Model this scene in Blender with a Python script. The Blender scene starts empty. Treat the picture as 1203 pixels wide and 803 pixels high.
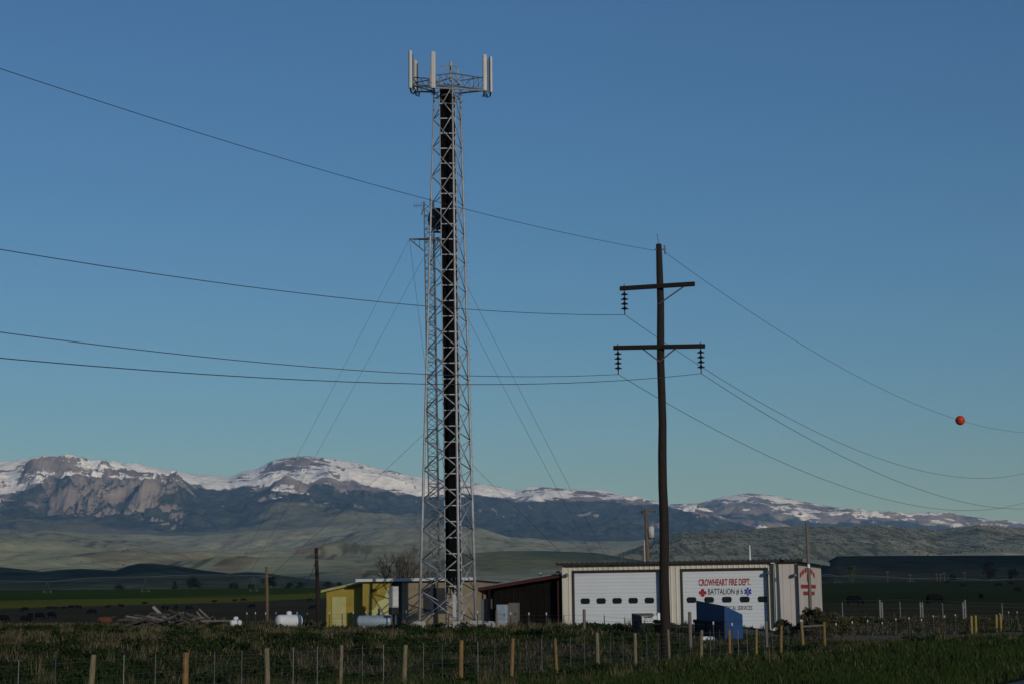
import bpy, math, random
import numpy as np
from mathutils import Vector, Matrix

random.seed(7)
rng = np.random.default_rng(7)
scene = bpy.context.scene
col = scene.collection

# ------------------------------------------------------------------ camera
F, CX, CY = 2000.0, 601.5, 401.5            # focal length in photo pixels, centre
CAM = np.array([0.0, 0.0, 2.2])
PITCH = math.atan((709.0 - CY) / F)
ROLL = math.radians(0.6)
_r0 = np.array([1.0, 0, 0]); _u0 = np.array([0, -math.sin(PITCH), math.cos(PITCH)])
FWD = np.array([0, math.cos(PITCH), math.sin(PITCH)])
ER = math.cos(ROLL) * _r0 - math.sin(ROLL) * _u0
EU = math.sin(ROLL) * _r0 + math.cos(ROLL) * _u0
cam = bpy.data.cameras.new('camera')
cam.sensor_fit = 'HORIZONTAL'; cam.sensor_width = 36; cam.lens = 36 * F / 1203
cam.clip_start = 0.1; cam.clip_end = 60000
camo = bpy.data.objects.new('camera', cam); col.objects.link(camo)
M4 = Matrix.Identity(4)
for i in range(3):
    M4[i][0], M4[i][1], M4[i][2], M4[i][3] = ER[i], EU[i], -FWD[i], CAM[i]
camo.matrix_world = M4
scene.camera = camo

# ------------------------------------------------------------------ light
SUN_AZ = math.radians(25)                    # sun stands behind the camera, this far to the right
SUN_EL = math.radians(12)
SDIR = np.array([math.sin(SUN_AZ) * math.cos(SUN_EL), -math.cos(SUN_AZ) * math.cos(SUN_EL), math.sin(SUN_EL)])
sun = bpy.data.lights.new('sun', 'SUN')
sun.energy = 2.1; sun.angle = math.radians(0.53); sun.color = (1.0, 0.93, 0.84)
suno = bpy.data.objects.new('sun', sun); col.objects.link(suno)
suno.rotation_euler = Vector(-SDIR).to_track_quat('-Z', 'Y').to_euler()
suno.location = (20, -40, 60)
world = bpy.data.worlds.new('World'); scene.world = world; world.use_nodes = True
wn = world.node_tree; wn.nodes.clear()
sky = wn.nodes.new('ShaderNodeTexSky'); sky.sky_type = 'NISHITA'; sky.sun_disc = False
sky.sun_elevation = SUN_EL; sky.sun_rotation = math.pi - SUN_AZ
sky.altitude = 900; sky.air_density = 1.22; sky.dust_density = 0.4; sky.ozone_density = 5.9
bg = wn.nodes.new('ShaderNodeBackground'); bg.inputs[1].default_value = 0.077
wo = wn.nodes.new('ShaderNodeOutputWorld')
wn.links.new(sky.outputs[0], bg.inputs[0]); wn.links.new(bg.outputs[0], wo.inputs[0])
vs = scene.view_settings
vs.view_transform = 'Standard'; vs.look = 'None'; vs.exposure = 0.0; vs.gamma = 1; vs.use_curve_mapping = False
scene.render.engine = 'CYCLES'
scene.cycles.use_denoising = True
scene.cycles.max_bounces = 6

# ------------------------------------------------------------------ pixel helpers
def pdir(u, v):
    return (u - CX) / F * ER + (CY - v) / F * EU + FWD
def P(u, v, D):                               # point on the pixel's ray at world depth y = D
    d = pdir(u, v); return CAM + d * (D / d[1])
def ah(u, v):                                 # direction as (x/y, (z-eye)/y)
    d = pdir(u, v); return d[0] / d[1], d[2] / d[1]
def proj(p):
    q = np.asarray(p, float) - CAM; w = q @ FWD
    return CX + F * (q @ ER) / w, CY - F * (q @ EU) / w
def zpix(u, v, D): return P(u, v, D)[2]
def xpix(u, D, v=720): return P(u, v, D)[0]

# ------------------------------------------------------------------ noise
def _hash(ix, iy, seed):
    h = (ix.astype(np.int64) * 374761393 + iy.astype(np.int64) * 668265263 + seed * 1442695041) & 0xffffffff
    h = ((h ^ (h >> 13)) * 1274126177) & 0xffffffff
    return ((h ^ (h >> 16)) & 0xffff) / 65535.0
def vnoise(x, y, seed=0):
    x = np.asarray(x, float); y = np.asarray(y, float)
    ix = np.floor(x); iy = np.floor(y); fx = x - ix; fy = y - iy
    fx = fx * fx * (3 - 2 * fx); fy = fy * fy * (3 - 2 * fy)
    a = _hash(ix, iy, seed); b = _hash(ix + 1, iy, seed); c = _hash(ix, iy + 1, seed); d = _hash(ix + 1, iy + 1, seed)
    return (a + (b - a) * fx) * (1 - fy) + (c + (d - c) * fx) * fy
def fbm(x, y, octv=5, seed=0, gain=0.5):
    s = 0; a = 1; t = 0
    for i in range(octv):
        s = s + a * vnoise(x * 2 ** i + 17.3 * i, y * 2 ** i - 9.1 * i, seed + i); t += a; a *= gain
    return s / t
def ridged(x, y, octv=5, seed=0, gain=0.5):
    s = 0; a = 1; t = 0
    for i in range(octv):
        n = 1 - np.abs(2 * vnoise(x * 2 ** i + 5.3 * i, y * 2 ** i + 3.7 * i, seed + i) - 1)
        s = s + a * n * n; t += a; a *= gain
    return s / t
def sm(x, a, b):
    t = np.clip((np.asarray(x, float) - a) / (b - a), 0, 1); return t * t * (3 - 2 * t)

# ------------------------------------------------------------------ materials
def mat(name, c, rough=0.8, var=0.25, scale=4.0, metal=0.0, bump=0.0, c2=None, stretch=(1, 1, 1), spec=0.3):
    m = bpy.data.materials.new(name); m.use_nodes = True
    nt = m.node_tree; b = nt.nodes['Principled BSDF']
    tc = nt.nodes.new('ShaderNodeTexCoord'); mp = nt.nodes.new('ShaderNodeMapping'); mp.inputs['Scale'].default_value = stretch
    nz = nt.nodes.new('ShaderNodeTexNoise'); nz.inputs['Scale'].default_value = scale; nz.inputs['Detail'].default_value = 6
    rp = nt.nodes.new('ShaderNodeValToRGB'); rp.color_ramp.elements[0].position = 0.3; rp.color_ramp.elements[1].position = 0.7
    if c2 is None: c2 = tuple(max(0, k * (1 - var)) for k in c)
    rp.color_ramp.elements[0].color = (*c2, 1); rp.color_ramp.elements[1].color = (*c, 1)
    nt.links.new(tc.outputs['Object'], mp.inputs[0]); nt.links.new(mp.outputs[0], nz.inputs['Vector'])
    nt.links.new(nz.outputs['Fac'], rp.inputs[0]); nt.links.new(rp.outputs[0], b.inputs['Base Color'])
    b.inputs['Roughness'].default_value = rough; b.inputs['Metallic'].default_value = metal
    b.inputs['Specular IOR Level'].default_value = spec
    if bump:
        bp = nt.nodes.new('ShaderNodeBump'); bp.inputs['Strength'].default_value = bump; bp.inputs['Distance'].default_value = 0.05
        nt.links.new(nz.outputs['Fac'], bp.inputs['Height']); nt.links.new(bp.outputs[0], b.inputs['Normal'])
    return m
def cmat(name, scale=0.5, lo=0.75, hi=1.2, rough=0.95, bump=0.0, bdist=0.1):
    """colour from the mesh's own colour attribute, broken up by noise"""
    m = bpy.data.materials.new(name); m.use_nodes = True
    nt = m.node_tree; b = nt.nodes['Principled BSDF']
    at = nt.nodes.new('ShaderNodeAttribute'); at.attribute_name = 'Col'
    tc = nt.nodes.new('ShaderNodeTexCoord')
    nz = nt.nodes.new('ShaderNodeTexNoise'); nz.inputs['Scale'].default_value = scale; nz.inputs['Detail'].default_value = 8
    mr = nt.nodes.new('ShaderNodeMapRange'); mr.inputs[1].default_value = 0.3; mr.inputs[2].default_value = 0.7
    mr.inputs[3].default_value = lo; mr.inputs[4].default_value = hi
    mx = nt.nodes.new('ShaderNodeVectorMath'); mx.operation = 'SCALE'
    nt.links.new(tc.outputs['Object'], nz.inputs['Vector']); nt.links.new(nz.outputs['Fac'], mr.inputs[0])
    nt.links.new(at.outputs['Color'], mx.inputs[0]); nt.links.new(mr.outputs[0], mx.inputs['Scale'])
    nt.links.new(mx.outputs[0], b.inputs['Base Color'])
    b.inputs['Roughness'].default_value = rough; b.inputs['Specular IOR Level'].default_value = 0.0
    if bump:
        bp = nt.nodes.new('ShaderNodeBump'); bp.inputs['Strength'].default_value = bump; bp.inputs['Distance'].default_value = bdist
        nt.links.new(nz.outputs['Fac'], bp.inputs['Height']); nt.links.new(bp.outputs[0], b.inputs['Normal'])
    return m

GALV = mat('galvanised_steel', (0.36, 0.37, 0.38), 0.55, 0.3, 3, metal=0.25)
GALVD = mat('weathered_steel', (0.13, 0.14, 0.15), 0.6, 0.3, 3, metal=0.2)
BLACK = mat('black_cable', (0.005, 0.005, 0.006), 0.8, 0.4, 3, spec=0.1)
PANEL = mat('antenna_plastic', (0.50, 0.48, 0.44), 0.6, 0.12, 2)
WOODP = mat('creosote_wood', (0.022, 0.016, 0.012), 0.9, 0.5, 6, stretch=(6, 6, 0.4), bump=0.4)
WOODY = mat('treated_post_wood', (0.23, 0.165, 0.06), 0.9, 0.45, 8, stretch=(4, 4, 0.8), bump=0.3)
WOODG = mat('grey_post_wood', (0.16, 0.14, 0.12), 0.95, 0.4, 8, stretch=(4, 4, 0.6), bump=0.3)
WOODT = mat('tan_pole_wood', (0.15, 0.10, 0.055), 0.95, 0.4, 5, stretch=(4, 4, 0.4), bump=0.3)
WIRE = mat('conductor_wire', (0.05, 0.05, 0.055), 0.5, 0.2, 1, metal=0.3)
FWIRE = mat('fence_wire', (0.12, 0.12, 0.12), 0.5, 0.3, 2, metal=0.4)
INSUL = mat('brown_insulator', (0.022, 0.016, 0.016), 0.25, 0.3, 3)
WHITE = mat('white_door_paint', (0.57, 0.60, 0.62), 0.5, 0.05, 0.8)
CREAM = mat('cream_siding', (0.56, 0.53, 0.44), 0.55, 0.12, 0.6)
PINK = mat('pale_wall_panel', (0.52, 0.46, 0.42), 0.7, 0.15, 0.5)
DKBROWN = mat('dark_brown_trim', (0.03, 0.026, 0.024), 0.6, 0.2, 2)
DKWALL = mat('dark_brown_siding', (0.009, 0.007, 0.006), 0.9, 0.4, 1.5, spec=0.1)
REDF = mat('red_fascia', (0.055, 0.013, 0.011), 0.7, 0.3, 2)
ROOFG = mat('grey_metal_roof', (0.22, 0.24, 0.26), 0.5, 0.2, 1, metal=0.3)
GLASS = mat('dark_window_glass', (0.008, 0.009, 0.011), 0.25, 0.1, 1, spec=0.5)
REDP = mat('red_paint', (0.32, 0.022, 0.018), 0.6, 0.3, 8)
BLKP = mat('black_paint', (0.015, 0.014, 0.014), 0.6, 0.1, 4)
BLUP = mat('blue_paint', (0.02, 0.05, 0.33), 0.5, 0.1, 4)
YEL = mat('yellow_wall_paint', (0.31, 0.235, 0.042), 0.85, 0.2, 1.2)
TAN = mat('tan_wall_render', (0.26, 0.21, 0.14), 0.9, 0.2, 1.0)
DKGREY = mat('dark_grey_panel', (0.035, 0.036, 0.042), 0.7, 0.3, 2)
BLUED = mat('blue_dumpster_paint', (0.007, 0.046, 0.145), 0.5, 0.25, 1.5)
BLKST = mat('black_steel', (0.014, 0.014, 0.016), 0.6, 0.3, 2)
PLY = mat('weathered_plywood', (0.20, 0.18, 0.13), 0.9, 0.35, 3)
WTANK = mat('white_tank_paint', (0.56, 0.58, 0.60), 0.4, 0.12, 1.5)
SILV = mat('silver_tank_paint', (0.30, 0.37, 0.43), 0.4, 0.25, 2, metal=0.2)
CONC = mat('concrete', (0.34, 0.33, 0.31), 0.95, 0.3, 3, bump=0.3)
HIDE = mat('black_hide', (0.007, 0.006, 0.006), 0.9, 0.4, 3, spec=0.05)
HIDER = mat('rust_brown_hide', (0.10, 0.040, 0.013), 0.9, 0.4, 2)
ORANGE = mat('orange_ball_plastic', (0.50, 0.045, 0.012), 0.45, 0.25, 2)
LEAFD = mat('dark_tree_leaf', (0.016, 0.022, 0.010), 0.9, 0.4, 0.7, spec=0.0)
LEAFO = mat('olive_shrub_leaf', (0.065, 0.058, 0.022), 0.85, 0.45, 1.5)
LEAFG = mat('green_weed_leaf', (0.045, 0.07, 0.022), 0.85, 0.45, 1.5)
BARK = mat('bare_bark', (0.09, 0.075, 0.06), 0.95, 0.4, 5)
POSTY = mat('yellow_bollard_paint', (0.24, 0.18, 0.045), 0.8, 0.3, 3)
STEELG = mat('steel_post_green', (0.022, 0.028, 0.024), 0.7, 0.3, 3)
STEELW = mat('white_post_tip', (0.38, 0.37, 0.33), 0.7, 0.1, 3)
PIPE = mat('pale_pipe_post', (0.17, 0.175, 0.18), 0.6, 0.2, 3)

# ------------------------------------------------------------------ mesh builder
class MB:
    def __init__(s): s.v = []; s.f = []
    def add(s, vs, fs):
        n = len(s.v); s.v += [tuple(map(float, p)) for p in vs]; s.f += [tuple(i + n for i in q) for q in fs]; return s
    def box(s, c, d, rz=0.0):
        hx, hy, hz = d[0] / 2, d[1] / 2, d[2] / 2; ca, sa = math.cos(rz), math.sin(rz); vs = []
        for k in (-1, 1):
            for i, j in ((-1, -1), (1, -1), (1, 1), (-1, 1)):
                x, y = i * hx, j * hy
                vs.append((c[0] + x * ca - y * sa, c[1] + x * sa + y * ca, c[2] + k * hz))
        return s.add(vs, [(3, 2, 1, 0), (4, 5, 6, 7), (0, 1, 5, 4), (1, 2, 6, 5), (2, 3, 7, 6), (3, 0, 4, 7)])
    def loft(s, rings, caps=True):
        n = len(rings[0]); vs = [p for r in rings for p in r]; fs = []
        for k in range(len(rings) - 1):
            for i in range(n):
                j = (i + 1) % n; fs.append((k * n + i, k * n + j, (k + 1) * n + j, (k + 1) * n + i))
        if caps:
            fs.append(tuple(reversed(range(n)))); fs.append(tuple((len(rings) - 1) * n + i for i in range(n)))
        return s.add(vs, fs)
    def path(s, pts, rad, n=6, ry=None):
        pts = [Vector(p) for p in pts]
        if not hasattr(rad, '__len__'): rad = [rad] * len(pts)
        ry = ry or rad; rings = []; side = None
        for i, p in enumerate(pts):
            t = (pts[min(i + 1, len(pts) - 1)] - pts[max(i - 1, 0)]).normalized()
            if side is None:
                side = t.cross(Vector((0, 0, 1)) if abs(t.z) < 0.95 else Vector((0, 1, 0))).normalized()
            side = (side - t * side.dot(t)).normalized(); up = t.cross(side)
            rings.append([p + side * (math.cos(a) * rad[i]) + up * (math.sin(a) * ry[i]) for a in [2 * math.pi * k / n for k in range(n)]])
        return s.loft(rings)
    def tube(s, a, b, r0, r1=None, n=6): return s.path([a, b], [r0, r0 if r1 is None else r1], n)
    def lathe(s, prof, n=16, c=(0, 0, 0)):
        rings = [[(c[0] + r * math.cos(2 * math.pi * k / n), c[1] + r * math.sin(2 * math.pi * k / n), c[2] + z) for k in range(n)] for r, z in prof]
        return s.loft(rings)
    def extr(s, poly, y0, y1):                 # polygon in x,z pushed along y
        n = len(poly); vs = [(x, y0, z) for x, z in poly] + [(x, y1, z) for x, z in poly]
        fs = [tuple(range(n)), tuple(reversed(range(n, 2 * n)))] + [(i, i + n, (i + 1) % n + n, (i + 1) % n) for i in range(n)]
        return s.add(vs, fs)
    def build(s, name, m, parent=None, smooth=False, kind=None, bevel=0):
        me = bpy.data.meshes.new(name); me.from_pydata(s.v, [], s.f); me.update()
        import bmesh
        bm = bmesh.new(); bm.from_mesh(me); bmesh.ops.recalc_face_normals(bm, faces=bm.faces); bm.to_mesh(me); bm.free()
        me.materials.append(m)
        if smooth: me.polygons.foreach_set('use_smooth', [True] * len(me.polygons))
        o = bpy.data.objects.new(name, me); col.objects.link(o)
        if parent: o.parent = parent
        if kind: o['kind'] = kind
        if bevel:
            bv = o.modifiers.new('edge', 'BEVEL'); bv.width = bevel; bv.segments = 2; bv.limit_method = 'ANGLE'
        return o
def empty(name, loc, label, cat, rz=0.0, group=None):
    o = bpy.data.objects.new(name, None); col.objects.link(o); o.location = loc; o.rotation_euler = (0, 0, rz)
    o.empty_display_size = 0.2
    return tag(o, label, cat, group)
def tag(o, label, cat, group=None):
    o['label'] = label; o['category'] = cat
    if group: o['group'] = group
    return o
def put(o, loc, rz=0.0): o.location = loc; o.rotation_euler = (0, 0, rz); return o
def copy_tree(o, parent=None):
    c = o.copy(); col.objects.link(c); c.parent = parent
    for ch in list(o.children): copy_tree(ch, c)
    return c
def grid_mesh(name, X, Y, Z, colors, m, kind='structure', smooth=True, closed=False):
    h, w = X.shape
    co = np.stack([X, Y, Z], -1).reshape(-1, 3).astype(np.float32)
    idx = np.arange(h * w).reshape(h, w)
    if closed: idx = np.concatenate([idx, idx[:, :1]], 1)
    q = np.stack([idx[:-1, :-1], idx[:-1, 1:], idx[1:, 1:], idx[1:, :-1]], -1).reshape(-1, 4)
    return np_mesh(name, co, q, colors.reshape(-1, 3), m, kind, smooth)
def np_mesh(name, co, faces, colors, m, kind, smooth=False):
    k = faces.shape[1]; me = bpy.data.meshes.new(name)
    me.vertices.add(len(co)); me.vertices.foreach_set('co', np.ascontiguousarray(co, np.float32).ravel())
    me.loops.add(faces.size); me.loops.foreach_set('vertex_index', np.ascontiguousarray(faces, np.int32).ravel())
    me.polygons.add(len(faces)); me.polygons.foreach_set('loop_start', np.arange(0, faces.size, k, dtype=np.int32))
    if smooth: me.polygons.foreach_set('use_smooth', np.ones(len(faces), bool))
    me.update(calc_edges=True)
    if colors is not None:
        a = me.color_attributes.new('Col', 'FLOAT_COLOR', 'POINT')
        c4 = np.ones((len(co), 4), np.float32); c4[:, :3] = colors; a.data.foreach_set('color', c4.ravel())
    me.materials.append(m)
    o = bpy.data.objects.new(name, me); col.objects.link(o)
    if kind: o['kind'] = kind
    return o

# ------------------------------------------------------------------ ground
AL = math.atan((1670 - CX) / F)                # road, fence and power line run this far right of the view axis
DIRV = np.array([math.sin(AL), math.cos(AL)]); NRM = np.array([-math.cos(AL), math.sin(AL)])
def sdist(x, y): return x * NRM[0] + y * NRM[1]
_rl = [0, 60, 100, 150, 200, 230, 290, 330, 450, 600, 1000, 1400]
_zl = [0, 0, .93, .93, .6, .1, -.1, .3, 1.2, 2.4, 12.8, 14]
_rr = [0, 60, 100, 170, 270, 337, 700, 1000, 1400]
_zr = [0, 0, .5, .7, 1.63, 1.5, 8.4, 12.4, 14]
def gz(x, y):
    x = np.asarray(x, float); y = np.asarray(y, float)
    s = sdist(x, y); r = np.hypot(x, y)
    near = 0.93 * sm(s, 27, 37)
    road = 0.39 * (sm(s, -9, -5) - sm(s, 8.6, 12.5))
    a = np.where(y > 1, x / np.maximum(y, 1), np.where(x > 0, 1, -1)); w = sm(a, -0.15, 0.17)
    far = np.interp(r, _rl, _zl) * (1 - w) + np.interp(r, _rr, _zr) * w
    b = sm(r, 112, 175) * (y > 0) * (1 - sm(np.abs(a), .6, 1.6))
    z = near * (1 - b) + far * b
    nz = (fbm(x / 9, y / 9, 3, 3) - .5) * .22 * sm(s, 10, 18)
    return z + road * (1 - sm(r, 300, 600)) + nz * sm(r, 6, 20)
def G(u, v, d0=25, d1=1600):                   # where the pixel's ray meets the ground
    d = pdir(u, v); ts = np.geomspace(d0, d1, 6000) / d[1]
    p = CAM[None] + ts[:, None] * d[None]
    hit = p[:, 2] < gz(p[:, 0], p[:, 1])
    i = int(np.argmax(hit)) if hit.any() else len(ts) - 1
    q = p[i]; return np.array([q[0], q[1], float(gz(q[0], q[1]))])
def at(x, y, dz=0.0): return np.array([x, y, float(gz(x, y)) + dz])

def ground():
    ang = np.unique(np.round(np.concatenate([np.arange(-22, 22.01, .12), np.arange(22, 338, 3.0)]), 4))
    ang = np.sort(ang) * math.pi / 180
    rad = np.concatenate([[0.5], np.geomspace(2, 40, 20), np.geomspace(42, 1500, 230)])
    R, A = np.meshgrid(rad, ang, indexing='ij'); X = R * np.sin(A); Y = R * np.cos(A)
    Z = gz(X, Y)
    s = sdist(X, Y); a = np.where(Y > 1, X / np.maximum(Y, 1), 9)
    n1 = fbm(X / 3.0, Y / 5.0, 5, 11); n2 = fbm(X / 14, Y / 20, 4, 23)
    dry = np.array([.050, .043, .030]); grn = np.array([.024, .034, .012]); dk = np.array([.016, .022, .010])
    mixd = sm(n1 * .6 + n2 * .4, .36, .57)
    lush = np.clip(1 - sm(s, 19, 27), 0, 1) * .8
    w = np.clip(mixd * (1 - lush), 0, 1)[..., None]
    C = dry * w + (grn * (1 - sm(n1, .3, .5))[..., None] + dk * sm(n1, .3, .5)[..., None]) * (1 - w)
    # pasture beyond the yard, crop fields farther out
    past = np.array([.055, .050, .028]) * (0.75 + .5 * n2[..., None])
    C = C * (1 - sm(R, 130, 190)[..., None]) + past * sm(R, 130, 190)[..., None]
    n3 = fbm(X / 120, Y / 14, 4, 31)
    edge = np.interp(a, [-.32, -.16, -.11, .1, .3], [600, 660, 720, 420, 265])
    crop = np.array([.036, .060, .006]) * (0.8 + .4 * n3[..., None])
    strip = np.array([.12, .125, .016]) * (0.8 + .4 * n3[..., None])
    kc = sm(R, edge - 6, edge + 6)[..., None]; kr = sm(a, .05, .14)[..., None]
    edge2 = edge + 110 + 40 * (n3 - .5)
    ks = sm(R, edge2 - 30, edge2 + 40)[..., None]
    cropr = np.array([.034, .045, .017]) * (0.75 + .5 * n3[..., None])
    left = strip * (1 - ks) + crop * ks
    C = C * (1 - kc) + (left * (1 - kr) + cropr * kr) * kc
    ke = sm(R, 980, 1020)[..., None]
    C = C * (1 - ke) + np.array([.06, .065, .035]) * ke
    o = grid_mesh('ground', X, Y, Z, np.clip(C, 0, 1), cmat('pasture_ground', 1.3, .6, 1.35, bump=.6, bdist=.12), closed=True)
    return o
ground()

# ------------------------------------------------------------------ hills and mountains
def table(pts):
    a = [ah(*p) for p in pts]; return np.array([k[0] for k in a]), np.array([k[1] for k in a])
def interp(tb, A): return np.interp(A, tb[0], tb[1])
AW = (ah(-140, 700)[0], ah(1340, 700)[0])
def hill(name, pts, y0, yc, zf, c1, c2, na, ny=70, step=.0008, rough=6, nscale=120, seed=1, back=1.35):
    tb = table(pts)
    A1 = np.arange(max(tb[0][0], AW[0]), min(tb[0][-1], AW[1]), step); Y1 = np.concatenate([np.linspace(y0, yc, ny), np.linspace(yc * 1.02, yc * back, 14)])
    Yg, Ag = np.meshgrid(Y1, A1, indexing='ij'); X = Ag * Yg
    zc = 2.2 + interp(tb, Ag) * yc
    t = np.clip((Yg - y0) / (yc - y0), 0, 1)
    g = t * t * (3 - 2 * t) * .6 + t * .4
    n = fbm(X / nscale, Yg / nscale, 5, seed) - .5
    Z = zf + (zc - zf) * g + n * rough * (4 * t * (1 - t) + .12)
    Z = np.where(Yg > yc, Z - (Yg - yc) * .12, Z)
    nn = fbm(X / na, Yg / (na * 2), 5, seed + 9)
    C = np.array(c1) + (np.array(c2) - np.array(c1)) * sm(nn, .38, .62)[..., None]
    return grid_mesh(name, X, Yg, Z, C, cmat(name + '_turf', .05, .7, 1.25))

SAGE1, SAGE2 = (.13, .13, .075), (.085, .088, .052)
hill('hill', [(-140, 672), (-60, 668), (0, 666), (30, 669), (50, 671.5), (70, 669), (95, 668), (135, 670), (150, 664.5), (163, 661.5), (180, 661.5), (205, 664), (240, 669.5), (270, 673), (290, 671), (310, 672), (345, 677), (400, 684), (480, 692)],
     1080, 1700, 13, SAGE1, SAGE2, 40, seed=3, rough=5)
hill('mesa', [(900, 694), (944, 678), (960, 667), (975, 657), (983, 653), (1000, 652.4), (1100, 652), (1203, 651.5), (1340, 652)],
     1080, 1500, 13, (.055, .058, .036), (.045, .048, .03), 40, seed=5, rough=3)
hill('rounded_hill', [(400, 694), (460, 676), (505, 660), (545, 650), (590, 646.5), (640, 646.5), (700, 649), (740, 656), (790, 663), (850, 672), (930, 690)],
     1500, 2400, 12, (.27, .265, .135), (.20, .20, .105), 70, seed=8, rough=6)

def scrub(name, A1, Y1, Z, n, seed, size, ok, label):
    r = np.random.default_rng(seed); i = r.random(n) * (len(Y1) - 2); j = r.random(n) * (len(A1) - 2)
    i0 = i.astype(int); j0 = j.astype(int); fi = i - i0; fj = j - j0
    y = Y1[i0] * (1 - fi) + Y1[i0 + 1] * fi; a = A1[j0] * (1 - fj) + A1[j0 + 1] * fj; x = a * y
    z = (Z[i0, j0] * (1 - fj) + Z[i0, j0 + 1] * fj) * (1 - fi) + (Z[i0 + 1, j0] * (1 - fj) + Z[i0 + 1, j0 + 1] * fj) * fi
    k = ok(a, y); x, y, z = x[k], y[k], z[k]; m = len(x)
    s = r.uniform(size[0], size[1], m); o = np.array([[1, 0, .3], [0, 1, .25], [-1, 0, .35], [0, -1, .3], [.15, .1, 1.0], [0, 0, -.5]])
    v = np.stack([x, y, z], -1)[:, None] + o[None] * s[:, None, None] * r.uniform(.7, 1.25, (m, 6, 3))
    f = np.array([[0, 1, 4], [1, 2, 4], [2, 3, 4], [3, 0, 4], [1, 0, 5], [2, 1, 5], [3, 2, 5], [0, 3, 5]])
    F_ = (np.arange(m) * 6)[:, None, None] + f[None]
    c = np.repeat(np.array([.06, .066, .042])[None] * r.uniform(.6, 1.5, (m, 1)), 6, 0)
    ob = np_mesh(name, v.reshape(-1, 3), F_.reshape(-1, 3), c, cmat(name + '_leaf', .5, .8, 1.2), 'stuff', smooth=True); tag(ob, label, 'scrub')
def foothills():
    tb = table([(-140, 606), (0, 610), (100, 616), (200, 621), (250, 620), (330, 613), (400, 606), (500, 607), (560, 611), (600, 624), (650, 628), (750, 626), (830, 620), (1000, 620), (1340, 620)])
    y0, yc = 1350, 11500
    A1 = np.arange(AW[0], AW[1], .0008); Y1 = np.concatenate([np.geomspace(y0, yc, 300), np.linspace(yc * 1.01, yc * 1.06, 8)])
    Yg, Ag = np.meshgrid(Y1, A1, indexing='ij'); X = Ag * Yg
    t = np.clip((Yg - y0) / (yc - y0), 0, 1)
    zc = 2.2 + interp(tb, Ag) * yc
    h = .0105 + (zc / yc - .0105) * t ** .62
    big = fbm(X / 900 + 3 + Yg / 3200, Yg / 1900, 4, 41) - .5
    Z = h * Yg + big * (70 * sm(t, .02, .15) + 150 * t) * (1 - sm(t, .90, 1.0)) + ((ridged(X / 520 - Yg / 1900, Yg / 1500, 5, 47, .42) - .5) * (40 + 80 * t) + (ridged(X / 170, Yg / 420, 4, 49) - .5) * (9 + 10 * t)) * (1 - sm(t, .92, 1)) * sm(t, 0, .05)
    hc = interp(tb, Ag); el = (Z - 2.2) / Yg; cap = hc * (1 + .06 * (fbm(Ag * 30, t * 3, 4, 53) - .62)); dlt = cap - el; el = cap - np.where(dlt > .012, dlt, .012 * np.exp(np.clip(dlt / .012 - 1, -6, 0)))
    Z = 2.2 + el * Yg
    Z = np.where(Yg > yc, Z - (Yg - yc) * .4, Z)
    n = fbm(X / 240, Yg / 1300, 5, 43); n2 = fbm(X / 70, Yg / 500, 5, 44); n4 = fbm(X / 20, Yg / 160, 3, 48)
    g1 = np.array([.38, .375, .225]); g2 = np.array([.27, .275, .175]); br = np.array([.27, .215, .13]); dk = np.array([.10, .10, .06])
    C = g1 + (g2 - g1) * sm(n, .36, .62)[..., None]
    C = C + (br - C) * (sm(n2, .58, .72) * .7)[..., None]
    C = C + (dk - C) * (sm(n4, .62, .70) * sm(n, .45, .6) * .8)[..., None]
    grid_mesh('foothills', X, Yg, Z, C, cmat('foothill_turf', .02, .75, 1.25))
    scrub('foothill_scrub', A1, Y1[:296], Z[:296], 7000, 4, (.8, 1.9), lambda a, y: (fbm(a * y / 240, y / 900, 4, 44) > .5) & (y > 2700), 'dark scrub scattered over the grassy foothills')
foothills()

def sagehill():
    tb = table([(700, 662), (740, 646), (780, 630), (800, 624), (860, 622), (920, 618), (1000, 618), (1030, 617), (1060, 619), (1100, 622), (1150, 616), (1203, 620), (1340, 622)])
    y0, yc = 2500, 4200
    A1 = np.arange(tb[0][0], AW[1], .0005); Y1 = np.concatenate([np.linspace(y0, yc, 260), np.linspace(yc * 1.01, yc * 1.2, 8)])
    Yg, Ag = np.meshgrid(Y1, A1, indexing='ij'); X = Ag * Yg
    t = np.clip((Yg - y0) / (yc - y0), 0, 1); zc = 2.2 + interp(tb, Ag) * yc
    Z = 28 + (zc - 28) * (t ** .9) + (ridged(X / 420, Yg / 900, 4, 61) - .5) * 38 * (4 * t * (1 - t)) ** .8
    Z = np.where(Yg > yc, Z - (Yg - yc) * .3, Z)
    n = fbm(X / 300, Yg / 500, 4, 63); n2 = vnoise(X / 7, Yg / 80, 66) * .6 + vnoise(X / 4, Yg / 45, 67) * .4
    g1 = np.array([.36, .35, .24]); g2 = np.array([.27, .27, .19]); dk = np.array([.12, .125, .08])
    C = g1 + (g2 - g1) * sm(n, .36, .62)[..., None]
    C = C + (dk - C) * (sm(n2, .54, .66) * sm(t + (n - .5) * .5, .22, .4) * .85)[..., None]
    grid_mesh('sage_hill', X, Yg, Z, C, cmat('sage_hill_turf', .03, .8, 1.2))
    scrub('scrub', A1, Y1[:260], Z[:260], 4500, 3, (1.1, 2.1), lambda a, y: (y - y0) / (yc - y0) + (fbm(a * y / 300, y / 500, 4, 63) - .5) * .6 > .22, 'dark scrub dotted over the sage hill')
sagehill()

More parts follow.
